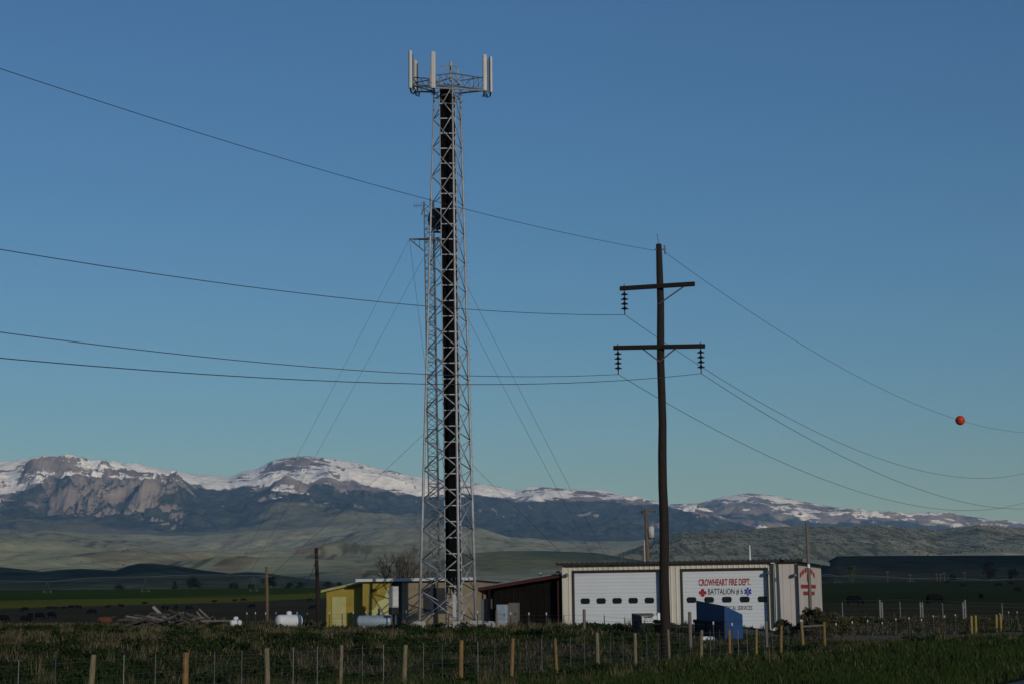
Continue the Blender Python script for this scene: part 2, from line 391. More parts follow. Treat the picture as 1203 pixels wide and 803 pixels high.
def mountain_mat(name, K):
    m = bpy.data.materials.new(name); m.use_nodes = True; nt = m.node_tree; b = nt.nodes['Principled BSDF']
    at_ = nt.nodes.new('ShaderNodeAttribute'); at_.attribute_name = 'Col'; sp = nt.nodes.new('ShaderNodeSeparateColor'); nt.links.new(at_.outputs['Color'], sp.inputs[0])
    tc = nt.nodes.new('ShaderNodeTexCoord')
    def noise(size, sc, rough=.62, det=9):
        mp = nt.nodes.new('ShaderNodeMapping'); mp.inputs['Scale'].default_value = sc; nt.links.new(tc.outputs['Object'], mp.inputs[0])
        n = nt.nodes.new('ShaderNodeTexNoise'); n.inputs['Scale'].default_value = 1 / (size * K); n.inputs['Detail'].default_value = det; n.inputs['Roughness'].default_value = rough
        nt.links.new(mp.outputs[0], n.inputs['Vector']); return n.outputs['Fac']
    def mad(x, mul, add, y=None):
        n = nt.nodes.new('ShaderNodeMath'); n.operation = 'MULTIPLY_ADD'; nt.links.new(x, n.inputs[0]); n.inputs[1].default_value = mul
        if y is None: n.inputs[2].default_value = add
        else: nt.links.new(y, n.inputs[2])
        if y is not None and add:
            k = nt.nodes.new('ShaderNodeMath'); k.operation = 'ADD'; nt.links.new(n.outputs[0], k.inputs[0]); k.inputs[1].default_value = add; return k.outputs[0]
        return n.outputs[0]
    def step(x, a_, b_):
        n = nt.nodes.new('ShaderNodeMapRange'); n.inputs[1].default_value = a_; n.inputs[2].default_value = b_; nt.links.new(x, n.inputs[0]); return n.outputs[0]
    def mix(f, c1, c2):
        n = nt.nodes.new('ShaderNodeMix'); n.data_type = 'RGBA'; nt.links.new(f, n.inputs[0])
        for k, c in ((6, c1), (7, c2)):
            if isinstance(c, tuple): n.inputs[k].default_value = (*c, 1)
            else: nt.links.new(c, n.inputs[k])
        return n.outputs[2]
    n1 = noise(230, (.6, .5, 2.4), .68, 10); n2 = noise(170, (1, .7, 1.3)); n3 = noise(60, (1, .5, 1.6), .7); n4 = noise(900, (1, .8, 1))
    forest = mix(step(n3, .38, .64), (.018, .030, .024), (.075, .092, .056))
    forest = mix(step(mad(n4, 1.0, 0, sp.outputs[2]), .98, 1.08), forest, (.19, .19, .11))
    rockc = mix(step(n2, .35, .68), (.11, .10, .095), (.31, .275, .25))
    c = mix(step(mad(n2, 1.5, -.75, sp.outputs[1]), .46, .54), forest, rockc)
    c = mix(step(mad(n1, 3.8, -1.9, sp.outputs[0]), .48, .54), c, (.90, .91, .92))
    nt.links.new(c, b.inputs['Base Color']); b.inputs['Roughness'].default_value = .95; b.inputs['Specular IOR Level'].default_value = .05
    bp = nt.nodes.new('ShaderNodeBump'); bp.inputs['Strength'].default_value = .5; bp.inputs['Distance'].default_value = 22 * K; nt.links.new(n3, bp.inputs['Height']); nt.links.new(bp.outputs[0], b.inputs['Normal'])
    return m
def mountain(name, sky_pts, base_pts, y0, yc, lim_tb, bias_tb, seed, K, cliff=False, ny=230):
    ts = table(sky_pts); tbm = table(base_pts)
    A1 = np.arange(ts[0][0], ts[0][-1], .00048)
    Y1 = np.concatenate([np.linspace(y0, yc, ny), np.linspace(yc * 1.005, yc * 1.04, 8)])
    Yg, Ag = np.meshgrid(Y1, A1, indexing='ij'); X = Ag * Yg; Xn, Yn = X / K, Yg / K
    t = np.clip((Yg - y0) / (yc - y0), 0, 1); u = 601.5 + F * Ag / math.cos(PITCH)
    hs = interp(ts, Ag); hb = interp(tbm, Ag)
    zb = 2.2 + hb * y0 - 15; zc = 2.2 + hs * yc
    wob = ridged(Ag * 26, t * 1.2, 4, seed + 5) - .5
    tt = np.clip(t + .10 * wob * (4 * t * (1 - t)), 0, 1)
    g = .25 * tt + .75 * tt ** 1.25
    cw = np.zeros_like(t); band = np.zeros_like(t)
    if cliff:
        cw = sm(u, 5, 45) * (1 - sm(u, 200, 228))
        lip = .50 + .55 * (fbm(Ag * 17 + 7, t * 1.5, 4, seed + 3, .55) - .5) - .12 * sm(u, 120, 215)
        gc = .32 * t + .30 * sm(t, lip - .06, lip + .06) + .38 * t ** 1.1
        g = g * (1 - cw) + gc * cw
        band = cw * sm(t, lip - .34, lip - .05) * (1 - sm(t, lip + .10, lip + .3))
    Z = zb + (zc - zb) * g
    env = (4 * t * (1 - t)) ** .7
    Z += K * ((ridged(Xn / 1400, Yn / 1100, 6, seed) - .45) * 200 * env + (ridged(Xn / 420, Yn / 380, 5, seed + 2) - .45) * 95 * (env * .9 + .05) + (fbm(Xn / 80, Yn / 90, 3, seed + 4) - .5) * 22 * env)
    Z += K * band * ((ridged(Xn / 240, Yn / 330, 6, seed + 8, .6) - .45) * 200)
    Z = np.where(Yg > yc, Z - (Yg - yc) * .35, Z)
    gy = np.gradient(Z, axis=0) / np.gradient(Yg, axis=0); gx = np.gradient(Z, axis=1) / np.gradient(X, axis=1)
    slope = np.hypot(gx, gy)
    d = (hs - (Z - 2.2) / Yg) * F
    lim = np.interp(u, lim_tb[0], lim_tb[1]); bias = np.interp(u, lim_tb[0], bias_tb)
    edge = (lim - d) / (lim * .5 + 4)
    snowk = .52 + np.clip(edge, -1.3, .22) * .8 + bias - .35 * sm(slope, .55, 1.1)
    rockk = np.maximum(.5 + np.clip((lim * 1.15 - d) / (lim * .4 + 3), -1.2, .7) * .7, .57 * band * sm(slope, .5, 1.05))
    rockk = np.maximum(rockk, .44 * sm(slope, .6, 1.0))
    mead = .36 + .12 * sm(t, .40, .02)
    C = np.stack([np.clip(snowk, -1, 2), np.clip(rockk, -1, 2), mead], -1)
    grid_mesh(name, X, Yg, Z, C, mountain_mat(name + '_surface', K))
mountain('snowy_mountain', [(700, 600), (780, 592), (820, 591), (850, 583), (880, 579), (910, 582), (940, 588), (970, 594), (1000, 598), (1030, 602), (1060, 605), (1090, 608), (1120, 611), (1150, 616), (1180, 619), (1203, 621), (1340, 628)],
         [(700, 640), (1340, 640)], 17000, 21000, ([780, 850, 880, 950, 1010, 1060, 1110, 1150, 1203], [5, 18, 22, 19, 11, 6, 6, 8, 3]), [-.30, -.34, -.30, -.26, -.26, -.26, -.22, -.16, -.3], 91, 1.6, ny=150)
mountain('mountain_range', [(-140, 552), (-60, 548), (0, 543), (40, 539), (60, 543), (85, 543), (130, 549), (180, 553), (230, 556), (270, 560), (285, 553), (300, 551), (320, 541), (335, 537), (360, 535), (385, 538), (400, 541), (430, 546), (460, 553), (490, 562), (515, 567), (560, 569), (580, 572), (605, 578), (620, 576), (650, 574), (700, 574), (720, 578), (750, 584), (780, 590), (800, 596), (850, 609), (880, 616), (920, 628), (1000, 640)],
         [(-140, 618), (0, 618), (100, 624), (200, 629), (250, 628), (330, 620), (400, 614), (500, 614), (560, 618), (600, 630), (650, 634), (750, 634), (1000, 650)], 11300, 17000,
         ([-140, 0, 30, 60, 100, 150, 230, 280, 330, 350, 375, 400, 430, 470, 520, 570, 600, 640, 700, 740, 770, 840], [46, 42, 30, 13, 13, 13, 13, 15, 36, 36, 26, 27, 26, 19, 12, 9, 9, 10, 11, 8, 3, 1]),
         [.08, .08, .02, -.02, .0, .02, .06, .04, -.04, -.06, -.04, .0, .02, .02, -.02, -.06, -.08, -.12, -.12, -.14, -.2, -.3], 51, 1.6, cliff=True, ny=420)

# ------------------------------------------------------------------ road
def strip(name, s0, s1, t0, t1, dz, m, nt=160, zc=None):
    ts = np.linspace(t0, t1, nt); ss = np.linspace(s0, s1, 3)
    T, S = np.meshgrid(ts, ss, indexing='ij')
    X = DIRV[0] * T + NRM[0] * S; Y = DIRV[1] * T + NRM[1] * S
    Z = np.full(X.shape, dz)
    me = grid_mesh(name, X, Y, Z, np.ones(X.shape + (3,)), m, smooth=False); return me
ASPH = mat('asphalt', (0.055, 0.055, 0.058), 0.9, 0.35, 6, bump=.2)
LINE = mat('road_line_paint', (0.65, 0.65, 0.62), 0.8, 0.25, 4)
LINEY = mat('road_line_yellow', (0.55, 0.38, 0.05), 0.8, 0.25, 4)
road = strip('road', -3.0, 8.2, -250, 290, .412, ASPH)
for i, (s, m) in enumerate(((6.97, LINE), (-1.2, LINE))):
    o = strip('edge_line', s - .07, s + .07, -250, 290, .416, m); o.parent = road
for s in (2.75, 3.05):
    o = strip('centre_line', s - .05, s + .05, -250, 290, .416, LINEY); o.parent = road

def drive():
    c = np.array([[33, 112], [29, 107], [24, 102], [18, 97], [13, 93.5], [7, 95], [3, 97.5]], float)
    tt = np.linspace(0, len(c) - 1, 70)
    x = np.interp(tt, range(len(c)), c[:, 0]); y = np.interp(tt, range(len(c)), c[:, 1])
    dx = np.gradient(x); dy = np.gradient(y); L = np.hypot(dx, dy); nx, ny = -dy / L, dx / L
    w = np.linspace(-2.0, 2.0, 9)
    X = x[:, None] + nx[:, None] * w; Y = y[:, None] + ny[:, None] * w
    Z = gz(X, Y) + .035 - .05 * (np.abs(w) / 2.0) ** 4
    C = np.ones(X.shape + (3,)) * np.array([.12, .11, .10])
    grid_mesh('gravel_drive', X, Y, Z, C, cmat('gravel', 2.5, .6, 1.3, bump=.4))
drive()

# ------------------------------------------------------------------ cell tower
def cell_tower():
    D = 96.0; bx = xpix(530.5, D, 735); bz = float(gz(bx, D)) - .02
    T = empty('cell_tower', (bx, D, bz), 'tall galvanised lattice phone tower with black cable ladder and panel antennas on top', 'tower')
    H = zpix(523, 106, D) - bz
    R0, R1 = 1.88, .90
    angs = [math.radians(a) for a in (165, 285, 45)]
    def leg(k, z): r = R0 + (R1 - R0) * z / H; return Vector((r * math.cos(angs[k]), r * math.sin(angs[k]), z))
    for k in range(3):
        b = MB(); zs = np.linspace(.25, H + .5, 6)
        b.path([leg(k, z) for z in zs], list(np.linspace(.085, .05, 6)), 10)
        for j in range(1, 6):
            z = H * j / 6; b.tube(leg(k, z - .03), leg(k, z + .03), (.11 - .008 * j), n=10)
        b.build('leg', GALV, T, smooth=True)
        MB().box((*leg(k, 0)[:2], .1), (.7, .7, .55)).build('footing', CONC, T, bevel=.03)
    NP = 18; hs = np.linspace(.35, H, NP + 1)
    for f in range(3):
        a, c = f, (f + 1) % 3
        for i in range(NP):
            for (p, q) in ((leg(a, hs[i]), leg(c, hs[i + 1])), (leg(c, hs[i]), leg(a, hs[i + 1]))):
                MB().tube(p, q, .034 if i < 9 else .028, n=6).build('brace', GALV, T, smooth=True)
    # cable ladder inside the left front face
    cx0, cx1 = xpix(533.5, D, 690) - bx, xpix(525.5, D, 130) - bx
    def lx(z): return cx0 + (cx1 - cx0) * z / H
    yl = -.25
    lad = MB()
    for sgn in (-1, 1): lad.tube((lx(0) + sgn * .45, yl, .1), (lx(H) + sgn * .45, yl, H + .2), .028)
    ladder = lad.build('cable_ladder', GALV, T)
    z = .5
    while z < H:
        MB().box((lx(z), yl - .035, z), (.90, .04, .06)).build('rung', GALV, ladder); z += .895
    zb = zpix(533, 692, D) - bz
    cb = MB()
    for i in range(13):
        o = -.40 + .8 * i / 12; zb_i = zb + random.uniform(-.25, .5)
        cb.path([(lx(zb_i) + o, yl + 2.4, zb_i - .1), (lx(zb_i) + o, yl + .25, zb_i - .12), (lx(zb_i) + o, yl + .05, zb_i + .3), (lx(H) + o, yl + .05, H + .1)], .030, 6)
    for i in range(12):
        o = -.37 + .8 * i / 12
        cb.tube((lx(zb + .5) + o, yl + .12, zb + random.uniform(.2, .7)), (lx(H) + o, yl + .12, H), .03, n=5)
    cb.build('cable_bundle', BLACK, T, kind='stuff')
    sb = MB()
    for i, z in enumerate(np.arange(2, H, .40)):
        p = leg(2, z); sb.tube(p, p + Vector((.20 if i % 2 else .15, -.08 if i % 2 else .1, 0)), .012, n=4)
    sb.build('step_bolt', GALV, T, kind='stuff')
    tf = leg(1, .9); MB().box((tf.x - .25, tf.y + .1, 1.2), (.18, .12, 1.2)).build('cable_conduit', GALV, T)
    # head frame
    def L(u, v, d=D): p = P(u, v, d); return Vector((p[0] - bx, p[1] - D, p[2] - bz))
    hf = MB()
    apex = L(530, 76)
    for k in range(3):
        hf.tube(leg(k, H + .45), apex, .03)
        hf.tube(leg(k, H + .5), leg((k + 1) % 3, H + .5), .035); hf.tube(leg(k, H - .4), leg((k + 1) % 3, H - .4), .03)
    ringt = [leg(k, H + .1) for k in range(3)]
    hf.tube(apex - Vector((0, 0, 1.0)), apex + Vector((0, 0, .15)), .09)
    hf.tube(L(505, 80, 94.4), apex, .035); hf.tube(L(538, 80, 96.5), apex, .03)
    hf.tube(L(505, 80, 94.4), L(506, 104, 94.4), .04); hf.tube(L(538, 80, 96.5), L(538, 104, 96.5), .035)
    hf.build('head_frame', GALV, T)
    tipL1, tipL2 = L(485, 91, 95.2), L(485, 100.5, 95.2)
    tipB1, tipB2 = L(489, 97, 98.2), L(489, 108, 98.2)
    tipF1, tipF2 = L(509, 89, 93.2), L(509, 103, 93.2)
    tipR1, tipR2 = L(569, 92, 95.0), L(569, 106.5, 95.0)
    tipS1, tipS2 = L(573, 90, 96.8), L(573, 106, 96.8)
    for (q1, q2, k, k2) in ((tipL1, tipL2, 0, 1), (tipB1, tipB2, 0, 2), (tipF1, tipF2, 1, 0), (tipR1, tipR2, 1, 2), (tipS1, tipS2, 2, 1)):
        a = MB(); i1 = leg(k, H + .75) ; i2 = leg(k, H)
        a.tube(i1, q1, .035); a.tube(i2, q2, .05); a.tube(leg(k2, H), q2, .035)
        for j in range(3):
            t0, t1 = j / 3, (j + 1) / 3
            a.tube(i2.lerp(q2, t0), i1.lerp(q1, t1), .018); a.tube(i1.lerp(q1, t1), i2.lerp(q2, t1), .018)
        a.build('mount_arm', GALVD, T)
    for (p, q) in ((tipL1, tipB1), (tipL2, tipB2), (tipR1, tipS1), (tipR2, tipS2), (tipL2, tipF2), (tipF2, tipR2)):
        MB().tube(p, q, .04).build('mount_rail', GALV, T)
    for (u0, v0, u1, v1, d, w, face) in ((481.6, 60, 482.8, 104, 95.2, .22, 205), (487.5, 71, 488.8, 108, 98.2, .22, 150), (508.2, 61, 509.6, 104, 93.2, .26, 262), (569.0, 64.5, 570.2, 107, 95.0, .24, 285), (575.6, 67, 576.8, 109, 96.8, .22, 25)):
        p0, p1 = L(u1, v1, d), L(u0, v0, d); a = math.radians(face); c = (p0 + p1) / 2; h = (p1 - p0).length
        dx, dy = math.cos(a), math.sin(a)
        prof = [(-w / 2, .05), (-w / 2, -.05), (-w / 2 + .05, -.10), (w / 2 - .05, -.10), (w / 2, -.05), (w / 2, .05)]
        rings = []
        for zz, sc in ((c.z - h / 2, .86), (c.z - h / 2 + .03, 1), (c.z + h / 2 - .03, 1), (c.z + h / 2, .86)):
            rings.append([(c.x + px * sc * -dy - py * sc * dx, c.y + px * sc * dx - py * sc * dy, zz) for px, py in prof])
        pa = MB().loft(rings).build('panel_antenna', PANEL, T)
        MB().tube((c.x - dx * .16, c.y - dy * .16, c.z - h / 2 - .1), (c.x - dx * .16, c.y - dy * .16, c.z + h / 2 - .2), .035, n=8).build('mounting_pipe', GALVD, pa)
        lp = MB()
        for j in range(4):
            o = -.09 + .06 * j; zb_ = c.z - h / 2
            lp.path([(c.x - dy * o, c.y + dx * o, zb_), (c.x - dy * o - dx * .05, c.y + dx * o - dy * .05, zb_ - .25), (c.x - dy * o * 1.5 - dx * .2, c.y + dx * o - dy * .2, zb_ - .32), (c.x - dx * .3, c.y - dy * .3, zb_ - .05)], .014, 5)
        lp.build('jumper_cable', BLACK, pa, kind='stuff')
    # drum dish on the left leg, seen side on
    pd = L(514, 257, 97.0)
    ax = Vector((.78, .62, .0)).normalized(); rings = []
    side = ax.cross(Vector((0, 0, 1)))
    for s_, r in ((-.30, .25), (-.28, .58), (-.1, .63), (.22, .63), (.28, .60), (.30, .3)):
        rings.append([pd + ax * s_ + side * (r * math.cos(q)) + Vector((0, 0, r * math.sin(q))) for q in [2 * math.pi * k / 20 for k in range(20)]])
    dish = MB().loft(rings).build('microwave_dish', BLKST, T, smooth=False)
    dish['label'] = 'round black drum dish'
    m = MB(); lp_ = leg(0, pd.z); m.tube(pd, lp_, .05); m.tube(pd - Vector((0, 0, .75)), pd + Vector((0, 0, .5)), .045); m.tube(pd - Vector((0, 0, .7)), leg(0, pd.z - .7), .04)
    m.tube(pd + Vector((-.25, 0, -.78)), pd + Vector((.3, 0, -.82)), .06)
    m.build('dish_bracket', GALVD, T)
cell_tower()

# ------------------------------------------------------------------ guyed mast
def guyed_mast():
    D = 112.0; pb = P(513.5, 720, D); bx = pb[0]; bz = float(gz(bx, D)) - .05
    T = empty('guyed_mast', (bx, D, bz), 'slender guyed lattice mast with small side aerial standing behind the yellow shed', 'mast')
    top = P(505.5, 237, D); H = top[2] - bz
    lean = top[0] - bx
    def L(u, v, d=D): p = P(u, v, d); return Vector((p[0] - bx, p[1] - D, p[2] - bz))
    R = .42; an = [math.radians(a) for a in (188, 308, 68)]
    def leg(k, z): return Vector((lean * z / H + R * math.cos(an[k]), R * math.sin(an[k]), z))
    for k in range(3): MB().tube(leg(k, 0), leg(k, H), .042).build('leg', GALVD, T)
    lat = MB(); n = 62; hs = np.linspace(.2, H - .1, n + 1)
    for f in range(3):
        a, c = f, (f + 1) % 3
        for i in range(n):
            lat.tube(leg(a, hs[i]), leg(c, hs[i + 1]) if i % 2 else leg(c, hs[i]), .019, n=4)
            p, q = (a, c) if i % 2 else (c, a)
            lat.tube(leg(p, hs[i]), leg(q, hs[i + 1]), .019, n=4)
    lat.build('lattice', GALVD, T, kind='stuff')
    # outrigger star near the top
    zo = L(495, 281)[2]; zo2 = L(500, 296)[2]
    tips = []
    for k, (u, v, d) in enumerate(((481, 281, D - .3), (522, 283, D - 1.0), (516, 279, D + 1.4))):
        q = L(u, v, d); tips.append(q); o = MB()
        for kk in range(3):
            if kk == k: o.tube(leg(kk, zo2), q, .04)
            o.tube(leg(kk, zo), q, .035)
        m0 = leg(k, zo); m1 = leg(k, zo2)
        for t in (.33, .66): o.tube(m0.lerp(q, t), m1.lerp(q, t), .02, n=4)
        o.build('outrigger', GALVD, T)
    MB().tube((lean * .985, 0, H - .2), (lean, 0, H + .25), .05).build('top_plate', GALVD, T)
    y = MB(); c = L(499, 241, D - .4); y.tube(c, L(485.5, 242, D - .9), .02, n=5)
    for t in (.15, .3, .5, .7, .9):
        p = c.lerp(L(485.5, 242, D - .9), t); y.tube(p - Vector((0, 0, .25 - .1 * t)), p + Vector((0, 0, .25 - .1 * t)), .012, n=4)
    y.tube(leg(0, c.z), c, .03); y.tube(leg(0, c.z), leg(0, c.z - .6) + Vector((-.2, 0, 0)), .04)
    y.build('yagi_aerial', GALVD, T)
    al, ar, ab = L(243, 722, 126), L(752, 712, 118), L(560, 716, 146)
    for q in (al, ar, ab): q.z = float(gz(q.x + bx, q.y + D)) - bz - .05
    w = .011
    def guy(p, q, r=w):
        sag = (p - q).length * .006
        MB().path([p.lerp(q, t) - Vector((0, 0, 4 * sag * t * (1 - t))) for t in np.linspace(0, 1, 13)], r, 4).build('guy_wire', WIRE, T)
    guy(tips[0], al); guy(leg(0, L(500, 300)[2]), al + Vector((1.0, 0, 0)))
    guy(leg(0, L(505, 505)[2]), al + Vector((.5, .3, 0)))
    guy(tips[1], ar); guy(leg(1, L(515, 300)[2]), ar + Vector((-.8, 0, 0))); guy(leg(1, L(515, 505)[2]), ar + Vector((-.4, 0, 0)))
    guy(tips[2], ab); guy(leg(2, L(510, 505)[2]), ab)
    guy(tips[0], leg(0, L(500, 445)[2]), .009)
    for q in (al, ar, ab): MB().box((q.x, q.y, q.z + .05), (.5, .5, .35)).build('guy_anchor', CONC, T)
guyed_mast()

# ------------------------------------------------------------------ power line
def disc_string(b, top, n=4, r=.15, pitch=.19):
    z = top[2]
    b.tube(top, (top[0], top[1], z - .12 - n * pitch - .12), .022)
    for i in range(n):
        zz = z - .14 - i * pitch
        b.lathe([(.03, .05), (.05, .0), (r, -.045), (r * .96, -.065), (.05, -.06), (.04, -.10)], 12, (top[0], top[1], zz))
    return (top[0], top[1], z - .12 - n * pitch - .12)
POLE_D = 66.0
def pole_struct(loc, label, group):
    """steel-braced two-arm pole; local x runs along the cross arms"""
    T = empty('utility_pole', loc, label, 'utility pole', group=group)
    x0, y0, z0 = loc
    def L(u, v, d=POLE_D): p = P(u, v, d); return Vector((p[0] - x0, p[1] - y0, p[2] - z0))
    top = L(774.5, 287); n = 14
    b = MB(); pts = []; rad = []
    for i in range(n + 1):
        t = i / n; pts.append((top.x * t + .02 * math.sin(i * 1.7), .02 * math.cos(i * 2.1), -.4 + (top.z + .4) * t)); rad.append(.205 - .075 * t + random.uniform(-.006, .006))
    rad[-1] *= .85
    b.path(pts, rad, 12); b.build('pole', WOODP, T, smooth=True)
    ends = []
    e = np.array([math.cos(AL), -math.sin(AL)])
    def arm(uL, vL, uR, vR):
        # depth of an arm end follows from the arm being square to the line
        res = []
        for u, v in ((uL, vL), (uR, vR)):
            d = POLE_D
            for _ in range(20):
                p = P(u, v, d); d = POLE_D - (p[0] - x0 - top.x * .85) * math.tan(AL)
            res.append(P(u, v, d) - np.array([x0, y0, z0]))
        return Vector(res[0]), Vector(res[1])
    off = Vector((-e[1] * 0 - DIRV[0] * .19, -DIRV[1] * .19, 0))
    def beam(p, q, w, h, name):
        t = (q - p).normalized(); sd = Vector((0, 0, 1)).cross(t).normalized(); up = t.cross(sd)
        MB().loft([[c + sd * (i * w / 2) + up * (j * h / 2) for i, j in ((-1, -1), (1, -1), (1, 1), (-1, 1))] for c in (p, q)]).build(name, WOODP, T)
    a1, a2 = arm(731, 340, 818, 334.5); beam(a1 + off, a2 + off, .12, .17, 'cross_arm')
    b1, b2 = arm(723.5, 409, 830, 407); beam(b1 + off, b2 + off, .12, .17, 'cross_arm')
    def tp(p, q, t): return p.lerp(q, t)
    xc = lambda z: top.x * z / top.z
    for (p, z) in ((tp(a1, a2, .90), L(779, 358).z), (tp(b1, b2, .30), L(775, 425).z), (tp(b1, b2, .71), L(775, 425).z)):
        MB().tube(p + off, (xc(z) + off.x * .8, off.y * .8, z), .028).build('arm_brace', GALVD, T)
    att = []
    for p, q, t in ((a1, a2, .055), (b1, b2, .045), (b1, b2, .955)):
        s = MB(); c = tp(p, q, t) + off - Vector((0, 0, .06))
        s.tube(c + Vector((0, 0, .22)), c, .018)
        endp = disc_string(s, c, 4); s.build('insulator_string', INSUL, T); att.append(Vector(endp))
    MB().tube((top.x, 0, top.z - .1), (top.x - .08, 0, top.z + .42), .015).build('lightning_rod', GALVD, T)
    m = MB(); m.tube((top.x - .2, -.05, top.z - .22), (top.x + .25, -.05, top.z - .22), .03); m.tube((top.x + .2, -.05, top.z - .05), (top.x + .22, -.05, top.z - .4), .035); m.build('top_bracket', GALVD, T)
    att.append(Vector((top.x - .2, 0, top.z - .25))); att.append(Vector((top.x + .25, 0, top.z - .35)))
    g = MB(); g.path([(xc(z) + .17 - .006 * z, -.1, z) for z in np.linspace(.1, top.z - .4, 8)], .012, 4); g.build('ground_wire', WIRE, T)
    return T, att
pz = P(782, 768, POLE_D); pbase = at(pz[0], POLE_D)
PG = 'line poles along the road fence'
T0, ATT = pole_struct(tuple(pbase), 'dark timber line pole with two cross arms standing between the fence and the station', PG)
SPAN = 112.0
def wires():
    A = [np.array(a) + pbase for a in ATT]
    def cable(p, dirn, zB, sag, L=SPAN, n=60):
        tau = np.linspace(0, 1, n)
        return np.stack([p[0] + dirn * DIRV[0] * L * tau, p[1] + dirn * DIRV[1] * L * tau, p[2] + (zB - p[2]) * tau - 4 * sag * tau * (1 - tau)], -1)
    def vat(pts, u):
        ok = (pts - CAM) @ FWD > 3
        uu = []; vv = []
        for q, k in zip(pts, ok):
            if k: a, b = proj(q); uu.append(a); vv.append(b)
        uu = np.array(uu); vv = np.array(vv); o = np.argsort(uu)
        return np.interp(u, uu[o], vv[o])
    def fit(p, dirn, targets):
        best = None
        for dz in np.arange(-4, 6.01, .5):
            for sag in np.arange(.6, 6.5, .2):
                c = cable(p, dirn, p[2] + dz, sag)
                e = sum((vat(c, u) - v) ** 2 for u, v in targets) + (dz * 1.0) ** 2
                if best is None or e < best[0]: best = (e, dz, sag)
        return best
    names = ['upper arm', 'left end of the lower arm', 'right end of the lower arm', 'pole top']
    for i, (k, tl) in enumerate(((0, [(0, 293), (400, 350)]), (1, [(0, 390), (400, 436)]), (2, [(0, 418), (400, 449)]), (3, [(0, 80), (400, 207)]))):
        e, dz, sag = fit(A[k], -1, tl); print('wire left', names[i], e, dz, sag)
        o = MB().path([tuple(q) for q in cable(A[k], -1, A[k][2] + dz, sag)], .0105 if k < 3 else .0085, 5).build('power_wire', WIRE, None)
        tag(o, 'power wire from the %s running out past the phone tower' % names[i], 'wire', 'wires of the power line')
    for i, (k, tl) in enumerate(((0, [(1000, 524.6), (1154, 559.6), (1203, 554)]), (1, [(1000, 576), (1106, 599), (1203, 590)]), (2, [(1000, 543), (1094.6, 581.4), (1203, 597.5)]), (4, [(1000, 437.6), (1128, 492), (1203, 507)]))):
        e, dz, sag = fit(A[k], 1, tl); print('wire right', names[i], e, dz, sag)
        pts = cable(A[k], 1, A[k][2] + dz, sag)
        o = MB().path([tuple(q) for q in pts], .0105 if k < 3 else .0085, 5).build('power_wire', WIRE, None)
        tag(o, 'power wire from the %s running away over the fire station' % names[i], 'wire', 'wires of the power line')
        if k == 4:
            us = np.array([proj(q)[0] for q in pts]); c = np.array([np.interp(1128, us, pts[:, j]) for j in range(3)])
            r = 5.6 * c[1] / F
            prof = [(r * math.sin(t), -r * math.cos(t)) for t in np.linspace(.06, math.pi - .06, 15)]
            ball = MB().lathe(prof, 24).build('marker_ball', ORANGE, None, smooth=True)
            ball.location = tuple(c); tag(ball, 'orange aircraft marker ball hung on the topmost wire', 'marker ball')
            MB().lathe([(r * 1.005, -.012), (r * 1.02, -.012), (r * 1.02, .012), (r * 1.005, .012)], 24).build('seam', BLKST, ball)
wires()
for sgn, lab in ((1, 'next two-armed line pole carrying the wires beyond the gate'), (-1, 'two-armed line pole carrying the wires behind the road')):
    c = copy_tree(T0); q = pbase + np.array([DIRV[0], DIRV[1], 0]) * SPAN * sgn
    c.location = (q[0], q[1], float(gz(q[0], q[1]))); c['label'] = lab

# ------------------------------------------------------------------ fire station
def text_obj(name, s, width, height, m, parent, loc, bold=0.0, rotx=math.pi / 2):
    cu = bpy.data.curves.new('t', 'FONT'); cu.body = s; cu.size = 1; cu.align_x = 'CENTER'; cu.offset = bold
    cu.extrude = 0.004; cu.resolution_u = 3
    o = bpy.data.objects.new('t', cu); col.objects.link(o)
    dg = bpy.context.evaluated_depsgraph_get(); me = bpy.data.meshes.new_from_object(o.evaluated_get(dg))
    bpy.data.objects.remove(o); bpy.data.curves.remove(cu)
    v = np.empty(len(me.vertices) * 3); me.vertices.foreach_get('co', v); v = v.reshape(-1, 3)
    mn, mx = v.min(0), v.max(0)
    out = np.empty_like(v)
    out[:, 0] = (v[:, 0] - (mn[0] + mx[0]) / 2) / (mx[0] - mn[0]) * width
    out[:, 2] = (v[:, 1] - mn[1]) / (mx[1] - mn[1]) * height
    out[:, 1] = -(v[:, 2] - mn[2]) * 1.0
    me.vertices.foreach_set('co', out.ravel()); me.materials.clear(); me.materials.append(m); me.update()
    ob = bpy.data.objects.new(name, me); col.objects.link(ob); ob.parent = parent; ob.location = loc
    return ob
def ribbed(b, x0, x1, z0, z1, y, pitch=.305, d=.035):
    xs = []; x = math.floor(x0 / pitch) * pitch
    prof = [(x0, y)]
    while x < x1:
        for dx, dy in ((.0, 0), (.03, -d), (.075, -d), (.105, 0)):
            if x0 < x + dx < x1: prof.append((x + dx, y + dy))
        x += pitch
    prof.append((x1, y)); n = len(prof)
    b.add([(px, py, z0) for px, py in prof] + [(px, py, z1) for px, py in prof], [(i, i + 1, i + 1 + n, i + n) for i in range(n - 1)])
    b.box(((x0 + x1) / 2, y + .09, (z0 + z1) / 2), (x1 - x0 - .004, .12, z1 - z0 - .004))
